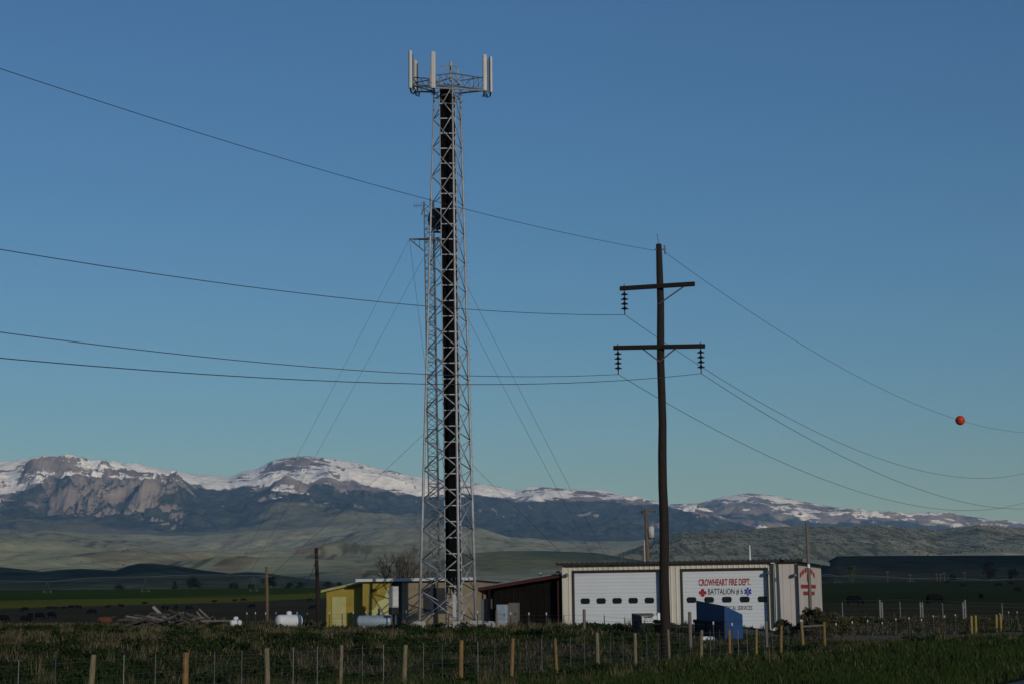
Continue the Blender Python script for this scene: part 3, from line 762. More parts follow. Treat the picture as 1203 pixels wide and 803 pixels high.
def fire_station():
    C = np.array([xpix(938, 97, 700), 97.0]); rz = -math.radians(17); bz = .93
    T = empty('fire_station', (C[0], C[1], bz), 'low cream metal fire station with two white roll-up doors', 'building', rz)
    W, DP, HT = 13.75, 11.0, 3.46
    ca, sa = math.cos(rz), math.sin(rz)
    def lx(u, v=700):                          # local x on the front wall plane for a pixel column
        k = (u - 0); lo, hi = -25.0, 6.0
        for _ in range(50):
            m_ = (lo + hi) / 2; p = (C[0] + m_ * ca, C[1] + m_ * sa, bz + 2)
            if proj(p)[0] < u: lo = m_
            else: hi = m_
        return lo
    d1 = (lx(674), lx(774.5)); d2 = (lx(801.5), lx(901)); DH = 3.08
    fw = MB()
    ribbed(fw, -W, d1[0] - .1, -.4, HT, 0); ribbed(fw, d1[1] + .1, d2[0] - .1, -.4, HT, 0); ribbed(fw, d2[1] + .1, lx(911), -.4, HT, 0)
    ribbed(fw, d1[0] - .1, d1[1] + .1, DH + .1, HT, 0); ribbed(fw, d2[0] - .1, d2[1] + .1, DH + .1, HT, 0)
    fw.build('front_wall', CREAM, T)
    pw = MB(); x0 = lx(911)
    for i in range(3):
        a = x0 + (0 - x0) * i / 3; b_ = x0 + (0 - x0) * (i + 1) / 3
        MB().box(((a + b_) / 2, .05, (HT - .4) / 2), (b_ - a - .012, .12, HT + .4)).build('wall_panel', PINK, T)
    sw = MB(); sw.box((-.07, DP / 2 + .12, HT / 2 - .2), (.12, DP - .26, HT + .4))
    sw.build('side_wall', PINK, T)
    bw = MB(); bw.box((-W / 2, DP - .06, HT / 2 - .2), (W - .3, .1, HT + .4)); bw.build('back_wall', CREAM, T)
    lw = MB(); lw.box((-W + .06, DP / 2 + .12, HT / 2 - .2), (.12, DP - .26, HT + .4)); lw.build('side_wall', CREAM, T)
    # corner and door trims, downpipes
    for x, w, m in ((-W + .06, .16, CREAM), (lx(912), .10, CREAM), (-.05, .12, CREAM)):
        MB().box((x, -.045, HT / 2 - .2), (w, .06, HT + .38)).build('corner_trim', m, T)
    for x in (lx(908.5), lx(937.8)): MB().box((x, -.13, HT / 2 - .15), (.09, .09, HT + .1)).build('downpipe', DKBROWN, T)
    # roof: low slope, dark front fascia with ribs
    rf = MB(); o = .28
    rf.extr([(-W - o, HT + .02), (.35, HT + .02), (.35, HT + .13), (-W - o, HT + .13)], -.35, DP + .3)
    roof = rf.build('roof', ROOFG, T)
    fa = MB()
    fa.add([(-W - o - .01, -.37, HT + .0), (.36, -.37, HT + .0), (.36, -.37, HT + .14), (-W - o - .01, -.37, HT + .14)], [(0, 1, 2, 3)])
    fa.box(((-W - o + .35) / 2, -.38, HT + .07), (W + o + .37, .05, .14))
    fa.build('fascia', DKBROWN, roof)
    rb = MB()
    for x in np.arange(-W - o, .35, .305): rb.box((x, -.2, HT + .16), (.07, .42, .05))
    rb.build('roof_rib', DKBROWN, roof, kind='stuff')
    MB().box((.43, DP / 2, HT + .08), (.16, DP + .7, .22)).build('gutter', mat('green_grey_gutter', (.16, .19, .19), .6), roof)
    # doors
    for di, (a, b_) in enumerate((d1, d2)):
        w = b_ - a; yd = .20
        dr = MB(); fr = .08
        # painted frame and reveals
        dr.box((a - fr / 2, .10, DH / 2 - .15), (fr, .30, DH + .3)); dr.box((b_ + fr / 2, .10, DH / 2 - .15), (fr, .30, DH + .3)); dr.box(((a + b_) / 2, .10, DH + .05), (w + 2 * fr, .30, .1))
        door = dr.build('garage_door', DKBROWN, T)
        ns = 5; sh = DH / ns
        for i in range(ns):
            z0 = i * sh + .004 - (.3 if i == 0 else 0); z1 = (i + 1) * sh - .004; prof = [(yd, z0)]
            for g in (.33, .66):
                zz = i * sh + sh * g; prof += [(yd, zz - .016), (yd + .02, zz), (yd, zz + .016)]
            prof += [(yd, z1), (yd + .06, z1), (yd + .06, z0)]
            n = len(prof); vs = [(a + .003, y_, z_) for y_, z_ in prof] + [(b_ - .003, y_, z_) for y_, z_ in prof]
            MB().add(vs, [tuple(range(n)), tuple(reversed(range(n, 2 * n)))] + [(k, (k + 1) % n, (k + 1) % n + n, k + n) for k in range(n)]).build('door_section', WHITE, door)
        zc = DH * .455 if di == 0 else DH * .455
        for i in range(5):
            cx = a + w * (.125 + .1875 * i) if di == 0 else a + w * (.10 + .21 * i)
            def rr(hw, hh, r):
                pts = []
                for qx, qz, a0 in ((hw - r, hh - r, 0), (-hw + r, hh - r, 90), (-hw + r, -hh + r, 180), (hw - r, -hh + r, 270)):
                    for k in range(5): t = math.radians(a0 + 22.5 * k); pts.append((cx + qx + r * math.cos(t), zc + qz + r * math.sin(t)))
                return pts
            MB().extr(rr(.28, .165, .12), yd - .012, yd + .01).build('window_frame', BLKP, door)
            MB().extr(rr(.235, .12, .09), yd - .016, yd - .0125).build('window_pane', GLASS, door)
        if di == 1:
            def lz(v, u=850): # local height on the door for a pixel row
                lo, hi = -1.0, 5.0; x_ = lx(u)
                for _ in range(50):
                    m_ = (lo + hi) / 2; p = (C[0] + x_ * ca - .2 * sa, C[1] + x_ * sa + .2 * ca, bz + m_)
                    if proj(p)[1] > v: lo = m_
                    else: hi = m_
                return lo
            yt = yd - .002
            X0, X1 = lx(820.3), lx(881.3)
            text_obj('lettering', 'CROWHEART FIRE DEPT.', X1 - X0, .40, REDP, door, ((X0 + X1) / 2, yt, lz(687.4)), .028)
            X0, X1 = lx(831), lx(872)
            text_obj('lettering', 'BATTALION # 6', X1 - X0, .37, BLKP, door, ((X0 + X1) / 2, yt, lz(698.3)), .008)
            X0, X1 = lx(821), lx(882.5)
            text_obj('lettering', 'EMERGENCY MEDICAL SERVICES', X1 - X0, .23, mat('navy_paint', (.02, .022, .06), .6), door, ((X0 + X1) / 2, yt, lz(716)), .006)
            # fire cross: four flared arms round a disc
            cxm, czm = lx(824.6), lz(695.4); r = .21
            pts = []
            for q in range(4):
                for da, rr_ in ((-33, 1.0), (-16, 1.06), (0, 1.08), (16, 1.06), (33, 1.0), (45, .55)):
                    t = math.radians(90 * q + da); pts.append((cxm + r * rr_ * math.cos(t), czm + r * rr_ * math.sin(t)))
            MB().extr(pts, yt - .006, yt).build('fire_cross', REDP, door)
            MB().extr([(cxm + .07 * math.cos(t), czm + .07 * math.sin(t)) for t in np.linspace(0, 2 * math.pi, 13)[:-1]], yt - .009, yt - .0065).build('cross_centre', mat('dull_gold', (.20, .05, .03), .6), door)
            # six-armed blue medical star with a pale staff
            cxm, czm = lx(877.8), lz(694.6); st = MB()
            for q in range(3):
                t = math.radians(60 * q + 90); dx, dz = math.cos(t), math.sin(t); hw, L_ = .058, .225
                st.extr([(cxm + dx * L_ - dz * hw, czm + dz * L_ + dx * hw), (cxm + dx * L_ + dz * hw, czm + dz * L_ - dx * hw), (cxm - dx * L_ + dz * hw, czm - dz * L_ - dx * hw), (cxm - dx * L_ - dz * hw, czm - dz * L_ + dx * hw)], yt - .006 - .0005 * q, yt)
            st.build('medical_star', BLUP, door)
            sf = MB(); sf.box((cxm, yt - .010, czm), (.016, .004, .26))
            sf.path([(cxm + .028 * math.sin(t), yt - .0105, czm - .10 + .2 * t / 9.4) for t in np.linspace(0, 9.4, 16)], .006, 4); sf.build('star_staff', WHITE, door)
    # red paint on the side wall: arch of letters, a narrow mark, two banners
    sg = MB().box((-.008, 6.2, 1.9), (.008, 8.0, 3.1)).build('wall_sign', mat('pale_sign_board', (.48, .44, .39), .7, .12, .8), T)
    def sy(u, z):                              # local y on the side wall for a pixel column
        lo, hi = 0.0, 11.0
        for _ in range(40):
            m_ = (lo + hi) / 2; p = (C[0] - m_ * sa, C[1] + m_ * ca, bz + z)
            if proj(p)[0] < u: lo = m_
            else: hi = m_
        return lo
    def sz(u, v):
        y_ = sy(u, 2); lo, hi = -1., 5.
        for _ in range(40):
            m_ = (lo + hi) / 2; p = (C[0] - y_ * sa, C[1] + y_ * ca, bz + m_)
            if proj(p)[1] > v: lo = m_
            else: hi = m_
        return lo
    def side_quad(pts):
        vs = []
        for x in (-.003, .006):
            for (u, v) in pts: vs.append((x, sy(u, 2), sz(u, v)))
        n = len(pts); return MB().add(vs, [tuple(range(n)), tuple(reversed(range(n, 2 * n)))] + [(k, (k + 1) % n, (k + 1) % n + n, k + n) for k in range(n)])
    arch = [(939.8, 673.5), (942.5, 670), (945.5, 667.3), (949, 666), (952.5, 667), (955.2, 669.8), (957.8, 674.0)]
    for i in range(len(arch) - 1):
        (u0, v0), (u1, v1) = arch[i], arch[i + 1]; g = .12
        ua, va = u0 + (u1 - u0) * g, v0 + (v1 - v0) * g; ub, vb = u1 - (u1 - u0) * g, v1 - (v1 - v0) * g
        side_quad([(ua, va), (ub, vb), (ub, vb + 5.4), (ua, va + 5.4)]).build('red_letter', REDP, sg)
    side_quad([(948.4, 673.5), (951.3, 673.5), (951.3, 682.5), (948.4, 682.5)]).build('red_mark', REDP, sg)
    side_quad([(941, 686), (958.5, 686.2), (958.5, 690.6), (941, 690.6)]).build('red_banner', REDP, sg)
    side_quad([(943.5, 694), (956.6, 694.2), (956.8, 698.5), (943.6, 698.6)]).build('red_banner', REDP, sg)
    # lamps, masts
    def lamp(x, z):
        m = MB(); m.tube((x, -.02, z), (x, -.22, z + .05), .03); m.lathe([(.03, .1), (.10, .06), (.13, -.06), (.10, -.10)], 10, (x, -.28, z - .02)); m.build('wall_lamp', GALVD, T)
    lamp(lx(667.5), 2.95); lamp(lx(904), 2.9); lamp(lx(935), 2.75)
    m = MB(); m.box((-W - .25, -.15, 3.1), (.18, .15, .14)); m.tube((-W - .25, -.1, 3.05), (-W, -.02, 2.95), .025); m.build('floodlight', BLKST, T)
    m = MB(); m.box((lx(909.5), -.2, HT - .02), (.22, .18, .12)); m.build('floodlight', WHITE, T)
    for u, v, d, r, mm in ((869, 640, 4.0, .05, WTANK), (717, 586, 3.0, .018, GALVD), (937.5, 644, 5.0, .05, GALVD)):
        x = lx(u) ; p = (C[0] + x * ca - d * sa, C[1] + x * sa + d * ca)
        h = zpix(u, v, p[1]) - bz
        MB().tube((x, d, HT), (x, d, h), r, r * .7, 8).build('antenna_mast', mm, T)
    # lean-to on the left side
    LW = -W - 5.3
    def lr(x): return 3.02 + (x + W) / 5.3 * .78
    LT = MB(); LT.add([(LW, .25, lr(LW)), (-W - .02, .25, lr(-W)), (-W - .02, 9, lr(-W) + .1), (LW, 9, lr(LW) + .1)] + [(LW, .25, lr(LW) + .08), (-W - .02, .25, lr(-W) + .08), (-W - .02, 9, lr(-W) + .18), (LW, 9, lr(LW) + .18)],
                      [(3, 2, 1, 0), (4, 5, 6, 7), (0, 1, 5, 4), (1, 2, 6, 5), (2, 3, 7, 6), (3, 0, 4, 7)])
    lt = LT.build('lean_to_roof', ROOFG, T); lt['label'] = 'sloping grey tin roof of the lean-to'
    fz = MB(); fz.add([(LW, .2, lr(LW) - .17), (-W - .02, .2, lr(-W) - .2), (-W - .02, .2, lr(-W) + .02), (LW, .2, lr(LW) + .02), (LW, .25, lr(LW) - .17), (-W - .02, .25, lr(-W) - .2), (-W - .02, .25, lr(-W) + .02), (LW, .25, lr(LW) + .02)], [(0, 1, 2, 3), (7, 6, 5, 4), (0, 4, 5, 1), (3, 2, 6, 7), (0, 3, 7, 4), (1, 5, 6, 2)]); fz.build('red_fascia', REDF, lt)
    MB().tube((-W - 1.95, 2.0, lr(-W - 1.95) - .05), (-W - 1.95, 2.0, lr(-W - 1.95) + .38), .09, n=10).build('vent_pipe', WTANK, lt)
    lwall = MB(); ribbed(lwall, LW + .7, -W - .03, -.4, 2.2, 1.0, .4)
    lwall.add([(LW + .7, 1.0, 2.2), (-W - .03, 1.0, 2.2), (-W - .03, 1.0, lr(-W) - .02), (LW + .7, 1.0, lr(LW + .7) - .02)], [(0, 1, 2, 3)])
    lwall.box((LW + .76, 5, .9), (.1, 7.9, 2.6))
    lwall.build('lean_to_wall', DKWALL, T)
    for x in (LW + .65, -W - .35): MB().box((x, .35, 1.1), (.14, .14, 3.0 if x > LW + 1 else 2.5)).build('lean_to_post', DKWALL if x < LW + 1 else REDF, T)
    return C, rz, bz
FS = fire_station()
def fs_world(x, y): ca, sa = math.cos(FS[1]), math.sin(FS[1]); return FS[0][0] + x * ca - y * sa, FS[0][1] + x * sa + y * ca

# ------------------------------------------------------------------ yellow shed
def patch_mat():
    m = mat('patched_yellow_paint', (0.31, 0.23, 0.042), 0.85, 0.2, 1.2); nt = m.node_tree; b = nt.nodes['Principled BSDF']
    src = b.inputs['Base Color'].links[0].from_socket
    tc = nt.nodes.new('ShaderNodeTexCoord'); sp = nt.nodes.new('ShaderNodeSeparateXYZ'); nt.links.new(tc.outputs['Object'], sp.inputs[0])
    nz = nt.nodes.new('ShaderNodeTexNoise'); nz.inputs['Scale'].default_value = 2.6; nz.inputs['Detail'].default_value = 5; nt.links.new(tc.outputs['Object'], nz.inputs[0])
    def mth(op, a, c):
        n = nt.nodes.new('ShaderNodeMath'); n.operation = op
        for i, k in enumerate((a, c)):
            if hasattr(k, 'links'): nt.links.new(k, n.inputs[i])
            else: n.inputs[i].default_value = k
        return n.outputs[0]
    d = mth('SUBTRACT', mth('MULTIPLY', sp.outputs[0], 1.25), sp.outputs[2])
    d = mth('ADD', d, mth('MULTIPLY', mth('SUBTRACT', nz.outputs[0], .5), 1.6))
    low = mth('GREATER_THAN', d, -0.15)
    mx = nt.nodes.new('ShaderNodeMix'); mx.data_type = 'RGBA'; nt.links.new(low, mx.inputs[0]); nt.links.new(src, mx.inputs[6]); mx.inputs[7].default_value = (.46, .44, .19, 1)
    nt.links.new(mx.outputs[2], b.inputs['Base Color']); return m
def yellow_shed():
    D = 104.0; C = np.array([xpix(426, D, 700), D]); rz = -math.radians(17); bz = .90; ca, sa = math.cos(rz), math.sin(rz)
    T = empty('yellow_shed', (C[0], C[1], bz), 'low yellow and tan shed with patched paint and a white roof edge', 'shed', rz)
    def lx(u, y=0.0):
        lo, hi = -15., 15.
        for _ in range(50):
            m_ = (lo + hi) / 2; p = (C[0] + m_ * ca - y * sa, C[1] + m_ * sa + y * ca, bz + 1.5)
            if proj(p)[0] < u: lo = m_
            else: hi = m_
        return lo
    HT = 2.72; DP = 6.0
    x1, x2, x3 = lx(460.5), lx(472), lx(556)
    w = MB(); w.box((x1 / 2, .1, HT / 2 - .2), (x1, .2, HT + .4)); o = w.build('yellow_wall', patch_mat(), T)
    MB().box(((x1 + x2) / 2, .16, HT / 2 - .2), (x2 - x1, .2, HT + .4)).build('dark_door', DKGREY, T)
    w = MB(); w.box(((x2 + x3) / 2, .1, HT / 2 - .2), (x3 - x2 - .01, .2, HT + .4)); w.build('tan_wall', TAN, T)
    for x in (x2 + 1.15, x2 + 2.3): MB().box((x, -.02, HT / 2 - .15), (.07, .05, HT + .2)).build('batten', mat('brown_batten', (.10, .075, .045), .9), T)
    MB().box(((lx(498) + lx(525)) / 2, -.02, 1.55), (lx(525) - lx(498), .06, 1.5)).build('dark_wall_panel', DKGREY, T)  # flat dark grey panel on the tan wall
    w = MB(); w.box((.1, DP / 2 + .1, HT / 2 - .2), (.2, DP - .2, HT + .38)); w.box((x3 - .1, DP / 2 + .1, HT / 2 - .2), (.2, DP - .2, HT + .38)); w.box((x3 / 2, DP, HT / 2 - .2), (x3, .2, HT + .38)); w.build('shed_wall', TAN, T)
    MB().box((.72, -.02, 2.2), (.42, .05, .22)).build('wall_vent', mat('brown_vent', (.10, .07, .015), .8), T)
    r = MB(); r.add([(-.3, -.35, HT + .02), (x3 + .3, -.35, HT + .02), (x3 + .3, DP + .3, HT - .1), (-.3, DP + .3, HT - .1), (-.3, -.35, HT + .14), (x3 + .3, -.35, HT + .14), (x3 + .3, DP + .3, HT + .02), (-.3, DP + .3, HT + .02)], [(3, 2, 1, 0), (4, 5, 6, 7), (0, 1, 5, 4), (1, 2, 6, 5), (2, 3, 7, 6), (3, 0, 4, 7)])
    rf = r.build('roof', ROOFG, T); MB().box(((x3) / 2, -.365, HT + .09), (x3 + .62, .03, .17)).build('white_fascia', WTANK, rf)
    # wing set back on the left
    yw = 1.15; wx0, wx1 = lx(383.5, yw), 0.0
    def h(x): return 2.2 + (x - wx0) / (wx1 - wx0) * .55
    w = MB(); w.extr([(wx0, -.4), (wx1, -.4), (wx1, h(wx1)), (wx0, h(wx0))], yw, yw + .15); w.build('wing_wall', YEL, T)
    MB().box((lx(398.5, yw), yw - .02, .75), (lx(407, yw) - lx(391, yw), .06, 2.2)).build('wing_door', mat('pale_yellow_door', (.43, .41, .17), .85, .18, 2), T)
    w = MB(); w.extr([(wx0 - .02, -.4), (wx0 + .12, -.4), (wx0 + .12, h(wx0) - .02), (wx0 - .02, h(wx0) - .02)], yw + .16, 5.5); w.build('wing_side_wall', DKGREY, T)
    w = MB(); w.extr([(wx0 - .25, h(wx0 - .25)), (wx1 - .01, h(wx1)), (wx1 - .01, h(wx1) + .11), (wx0 - .25, h(wx0 - .25) + .11)], yw - .25, 5.8); rr = w.build('wing_roof', ROOFG, T)
    w = MB(); w.extr([(wx0 - .26, h(wx0 - .26) - .03), (wx1 - .02, h(wx1) - .03), (wx1 - .02, h(wx1) + .12), (wx0 - .26, h(wx0 - .26) + .12)], yw - .29, yw - .252); w.build('wing_fascia', mat('pale_fascia', (.36, .33, .16), .8), rr)
yellow_shed()

# meter cabinet in front of the shed
def cabinet():
    p = P(462.5, 722, 99.0); b = at(p[0], 99.0); zt = P(462.5, 688, 99)[2] - b[2]; zb = P(462.5, 713, 99)[2] - b[2]
    T = empty('meter_cabinet', tuple(b), 'tall grey electric meter cabinet on a post in front of the yellow shed', 'cabinet', math.radians(38))
    MB().box((0, 0, (zt + zb) / 2), (.42, .40, zt - zb)).build('cabinet_body', mat('cabinet_grey', (.36, .36, .35), .5), T, bevel=.015)
    MB().box((0, -.21, (zt + zb) / 2 + .02), (.34, .02, zt - zb - .14)).build('cabinet_door', mat('cabinet_pale', (.50, .50, .48), .5), T)
    MB().box((0, 0, zb - .2), (.5, .34, .40)).build('meter_box', BLKST, T, bevel=.02)
    for s in (-.14, .14): MB().tube((s, 0, -.2), (s, 0, zb), .035).build('leg', GALVD, T)
cabinet()

# ------------------------------------------------------------------ tanks
def tank(u, v, D, r, L, rz, m, label, dome=True, lift=.02):
    p = P(u, v, D); b = at(p[0], D)
    T = empty('gas_tank' if dome else 'steel_tank', tuple(b), label, 'tank', rz)
    n = 20; rings = []
    prof = [(-L / 2 - .0, .02)] + [(-L / 2 + r * .55 * (1 - math.cos(t)), r * math.sin(t)) for t in (.35, .7, 1.05, 1.35, 1.57)]
    prof += [(-q, s) for q, s in reversed(prof)]
    zc = r + lift
    for x, q in prof: rings.append([(x, q * math.cos(2 * math.pi * k / n), zc + q * math.sin(2 * math.pi * k / n)) for k in range(n)])
    MB().loft(rings).build('tank_shell', m, T, smooth=True)
    if dome: MB().lathe([(.16, -.06), (.17, .12), (.13, .19), (.03, .22)], 14, (0, 0, zc + r)).build('valve_dome', m, T, smooth=True)
    for s in (-1, 1): MB().box((s * L * .28, 0, lift / 2 - .05), (.16, r * 1.3, lift + .22)).build('saddle', CONC, T)
tank(339.5, 731, 104, .37, 1.75, math.radians(38), WTANK, 'white gas tank with valve dome lying beside the timber pole')
tank(277, 731, 112, .20, .8, math.radians(38), WTANK, 'small white gas tank beside the timber heap')
tank(440, 732, 100, .34, 2.1, math.radians(-6), SILV, 'blue-grey steel tank lying in front of the yellow shed', dome=False, lift=.05)

# ------------------------------------------------------------------ dumpster and trailer
def dumpster2():
    # corners traced from the photograph onto the yard: left rear edge, front edge between the two faces, right edge
    def gp(u, D): return np.array([xpix(u, D, 740), D])
    A, Bc, Cc = gp(818.5, 85.4), gp(852, 82.9), gp(873.0, 83.4)
    Dc = A + (Cc - Bc)
    base = at(*(A + Cc) / 2); bz = base[2]
    T = empty('dumpster', tuple(base), 'blue steel dumpster with a sloping top in front of the lettered door', 'dumpster')
    def V(q, z): return (q[0] - base[0], q[1] - base[1], z)
    def hz(u, v, D): return P(u, v, D)[2] - bz
    zA, zB, zC = hz(819, 704.5, 85.4), hz(852, 711, 82.9), hz(873, 721, 83.4)
    zD = zA + (zC - zB)
    b = MB(); lo = .10
    b.add([V(A, lo), V(Bc, lo), V(Cc, lo), V(Dc, lo), V(A, zA), V(Bc, zB), V(Cc, zC), V(Dc, zD)], [(0, 1, 5, 4), (1, 2, 6, 5), (2, 3, 7, 6), (3, 0, 4, 7), (0, 3, 2, 1), (4, 5, 6, 7)])
    b.build('body', BLUED, T, bevel=.02)
    n1 = (Bc - A) / np.linalg.norm(Bc - A); n2 = np.array([n1[1], -n1[0]])
    m = MB()
    for t in (.0, .33, .66, 1.0):
        m = MB(); q = A + (Bc - A) * t + n2 * .03; zt = zA + (zB - zA) * t
        m.box((q[0] - base[0], q[1] - base[1], .55), (.06, .06, .85), math.atan2(n1[1], n1[0])); m.build('rib', BLKST, T)
    m = MB(); q0, q1 = A + n2 * .035, Bc + n2 * .035
    for z in (.14, .98): m.tube(V(q0, z), V(q1, z - .08), .045, n=4)
    m.build('side_rail', BLKST, T)
    q0, q1 = A + n2 * .02, Bc + n2 * .02
    MB().add([V(q0, .15), V(q1, .15), V(q1, .80), V(q0, .95)], [(0, 1, 2, 3)]).build('dark_side_panel', mat('plain_black_panel', (.03, .03, .03), .8), T)  # plain dark sheet over the lower part of the left face
    q = A - n1 * .10 + n2 * .02; m = MB(); m.box((q[0] - base[0], q[1] - base[1], .95), (.22, .12, .16), math.atan2(n1[1], n1[0])); m.tube(V(q, .9), V(q, 0), .03); m.build('fork_pocket', BLKST, T)
    e2 = (Cc - Bc) / np.linalg.norm(Cc - Bc); o2 = np.array([e2[1], -e2[0]]) * .012
    MB().loft([[V(Bc + o2 + e2 * .02, .92), V(Bc + o2 * 3 + e2 * .02, .92), V(Bc + o2 * 3 + e2 * .02, .97), V(Bc + o2 + e2 * .02, .97)], [V(Cc + o2 - e2 * .02, .92), V(Cc + o2 * 3 - e2 * .02, .92), V(Cc + o2 * 3 - e2 * .02, .97), V(Cc + o2 - e2 * .02, .97)]]).build('lip', BLUED, T)
    for q in (A, Bc, Cc, Dc):
        c = q + ((A + Cc) / 2 - q) * .12
        MB().tube(V(c + np.array([.05, 0]), .06), V(c - np.array([.05, 0]), .06), .09, n=12).build('caster', BLKST, T)
    g = at(*(A + (Bc - A) * .72 + n2 * .45))
    r = MB(); random.seed(5)
    for k in range(5): r.box((random.uniform(-.3, .3), random.uniform(-.15, .15), .08), (random.uniform(.2, .4), random.uniform(.2, .35), random.uniform(.12, .25)), random.uniform(0, 3))
    o = r.build('litter_bag', WTANK, None, bevel=.05); o.location = tuple(g); tag(o, 'white rubbish bags lying at the foot of the blue dumpster', 'rubbish bag')
dumpster2()

def trailer():
    D = 84.5; def_ = lambda u, v, d=D: P(u, v, d)
    b = at(xpix(757, D, 740), D); bz = b[2]
    T = empty('utility_trailer', tuple(b), 'small dark steel trailer with a weathered plywood top behind the line pole', 'trailer')
    def V(u, v, d): p = P(u, v, d); return (p[0] - b[0], p[1] - b[1], p[2] - bz)
    # plywood deck
    dk = [V(742, 722.5, 85.0), V(753, 726.5, 83.2), V(768, 726.0, 83.2), V(766.5, 721.2, 85.4)]
    dk = [(x, y, V(756, 723.5, 84)[2] + (.10 if i in (0, 3) else 0)) for i, (x, y, z) in enumerate(dk)]
    MB().loft([dk, [(x, y, z + .05) for x, y, z in dk]]).build('deck', PLY, T)
    zt = dk[1][2] - .004
    q0, q1 = dk[0], dk[1]
    MB().loft([[(q0[0], q0[1], .12), (q1[0], q1[1], .12), (q1[0] + .05, q1[1] + .05, .12), (q0[0] + .05, q0[1] + .05, .12)], [(q0[0], q0[1], zt + .1), (q1[0], q1[1], zt), (q1[0] + .05, q1[1] + .05, zt), (q0[0] + .05, q0[1] + .05, zt + .1)]]).build('side_board', BLKST, T)
    q2, q3 = dk[3], dk[2]
    MB().loft([[(q2[0], q2[1], .45), (q3[0] + .5, q3[1] + .4, .45), (q3[0] + .55, q3[1] + .45, .45), (q2[0] + .05, q2[1] + .05, .45)], [(q2[0], q2[1], zt + .1), (q3[0] + .5, q3[1] + .4, zt - .2), (q3[0] + .55, q3[1] + .45, zt - .2), (q2[0] + .05, q2[1] + .05, zt + .1)]]).build('side_board', BLKST, T)
    m = MB(); m.tube((q1[0], q1[1] + .1, .4), (q3[0] + .45, q3[1] + .35, .4), .05); m.tube((q0[0] + .1, q0[1], .4), (q2[0], q2[1], .4), .05); m.tube((q3[0] + .4, q3[1] + .3, .4), (q3[0] + 1.1, q3[1] + .3, .35), .05)
    m.tube((q3[0] + 1.1, q3[1] + .3, .4), (q3[0] + 1.1, q3[1] + .3, -.05), .04); m.build('chassis', BLKST, T)
    for (x, y) in ((q1[0] - .12, q1[1] + .35), (q3[0] + .3, q3[1] + .75)):
        w = MB(); w.lathe([(.12, -.08), (.30, -.09), (.32, -.05), (.32, .05), (.30, .09), (.12, .08)], 16)
        o = w.build('wheel', BLKST, T); o.rotation_euler = (math.pi / 2, 0, math.radians(-60)); o.location = (x, y, .29)
    j = MB(); random.seed(9)
    for k in range(4): j.box((q1[0] + .3 + .2 * k, q1[1] + .35, .62 + .05 * k), (.2, .2, random.uniform(.2, .35)), random.uniform(0, 3))
    j.build('load', WTANK, T)
trailer()

# boxes and rubble by the lean-to and the tower
def yard_boxes():
    for (u, v0, v1, D, w, m, lab, nm) in ((590.5, 709.5, 733, 102.0, .62, SILV, 'pale grey cabinet standing against the dark lean-to wall', 'storage_cabinet'), (604, 707.5, 733, 102.2, .55, mat('taupe_cabinet', (.13, .12, .10), .8), 'taupe metal locker beside the pale cabinet at the lean-to', 'storage_locker'), (569, 703, 733, 103.5, .95, mat('slate_crate', (.10, .12, .14), .8), 'slate grey crate stacked beside the tower foot and lean-to', 'storage_crate')):
        x = xpix(u, D, 720); b = at(x, D); h = P(u, v0, D)[2] - b[2]
        T = empty(nm, tuple(b), lab, 'cabinet' if nm != 'storage_crate' else 'crate', math.radians(-17))
        MB().box((0, 0, h / 2 - .05), (w, .5, h + .1)).build('body', m, T, bevel=.02)
        MB().box((0, -.26, h / 2), (w - .1, .02, h - .12)).build('door_panel', m, T)
        MB().box((w * .3, -.28, h * .5), (.03, .03, .18)).build('handle', BLKST, T)
    random.seed(12)
    for k in range(9):
        u = random.uniform(556, 592); D = random.uniform(95.5, 98.5); x = xpix(u, D, 730); b = at(x, D)
        s = random.uniform(.18, .34); m = MB(); pts = []
        n = 7; rings = []
        for z, q in ((-.06, .9), (s * .4, 1.0), (s * .8, .7)):
            rings.append([(s * q * math.cos(2 * math.pi * i / n) * random.uniform(.75, 1.25), s * q * math.sin(2 * math.pi * i / n) * random.uniform(.6, 1.0), z * random.uniform(.8, 1.2)) for i in range(n)])
        o = m.loft(rings).build('concrete_block', CONC, None); o.location = tuple(b); o.rotation_euler = (0, 0, random.uniform(0, 3))
        tag(o, 'broken concrete lump in the rubble beside the tower foot', 'rubble', 'concrete rubble by the tower')
    x = xpix(552, 96.4, 733); MB_ = MB().box((0, 0, .02), (3.2, 1.4, .3)); o = MB_.build('concrete_pad', CONC, None, bevel=.03); o.location = tuple(at(x, 97.2)); o.rotation_euler = (0, 0, -.3)
    tag(o, 'flat concrete pad lying under the rubble at the tower foot', 'concrete pad')
yard_boxes()

# ------------------------------------------------------------------ smaller poles
def small_pole(u_t, v_t, u_b, D, r0, r1, m, label, extra=None, depth=.4):
    pb = P(u_b, 730, D); b = at(pb[0], D); t = P(u_t, v_t, D)
    T = empty('utility_pole', tuple(b), label, 'utility pole')
    q = Vector((t[0] - b[0], 0, t[2] - b[2]))
    MB().path([(0, 0, -depth), q * .5 + Vector((.02, 0, 0)), q], [r0, (r0 + r1) / 2, r1], 10).build('pole', m, T, smooth=True)
    return T, b, q
T, b, q = small_pole(371.5, 643, 374, 101, .13, .10, WOODP, 'short dark timber pole standing beside the yellow shed')
def LL(u, v, d): p = P(u, v, d); return Vector(p - b)
m = MB(); s0 = LL(371, 661, 101)
m.path([s0.lerp(LL(352, 690, 118), t) - Vector((0, 0, 1.2 * t * (1 - t))) for t in np.linspace(0, 1, 9)], .014, 4); m.path([s0.lerp(LL(369, 664.5, 101), t) for t in (0, .5, 1)], .05, 6)
m.build('service_wire', WIRE, T)
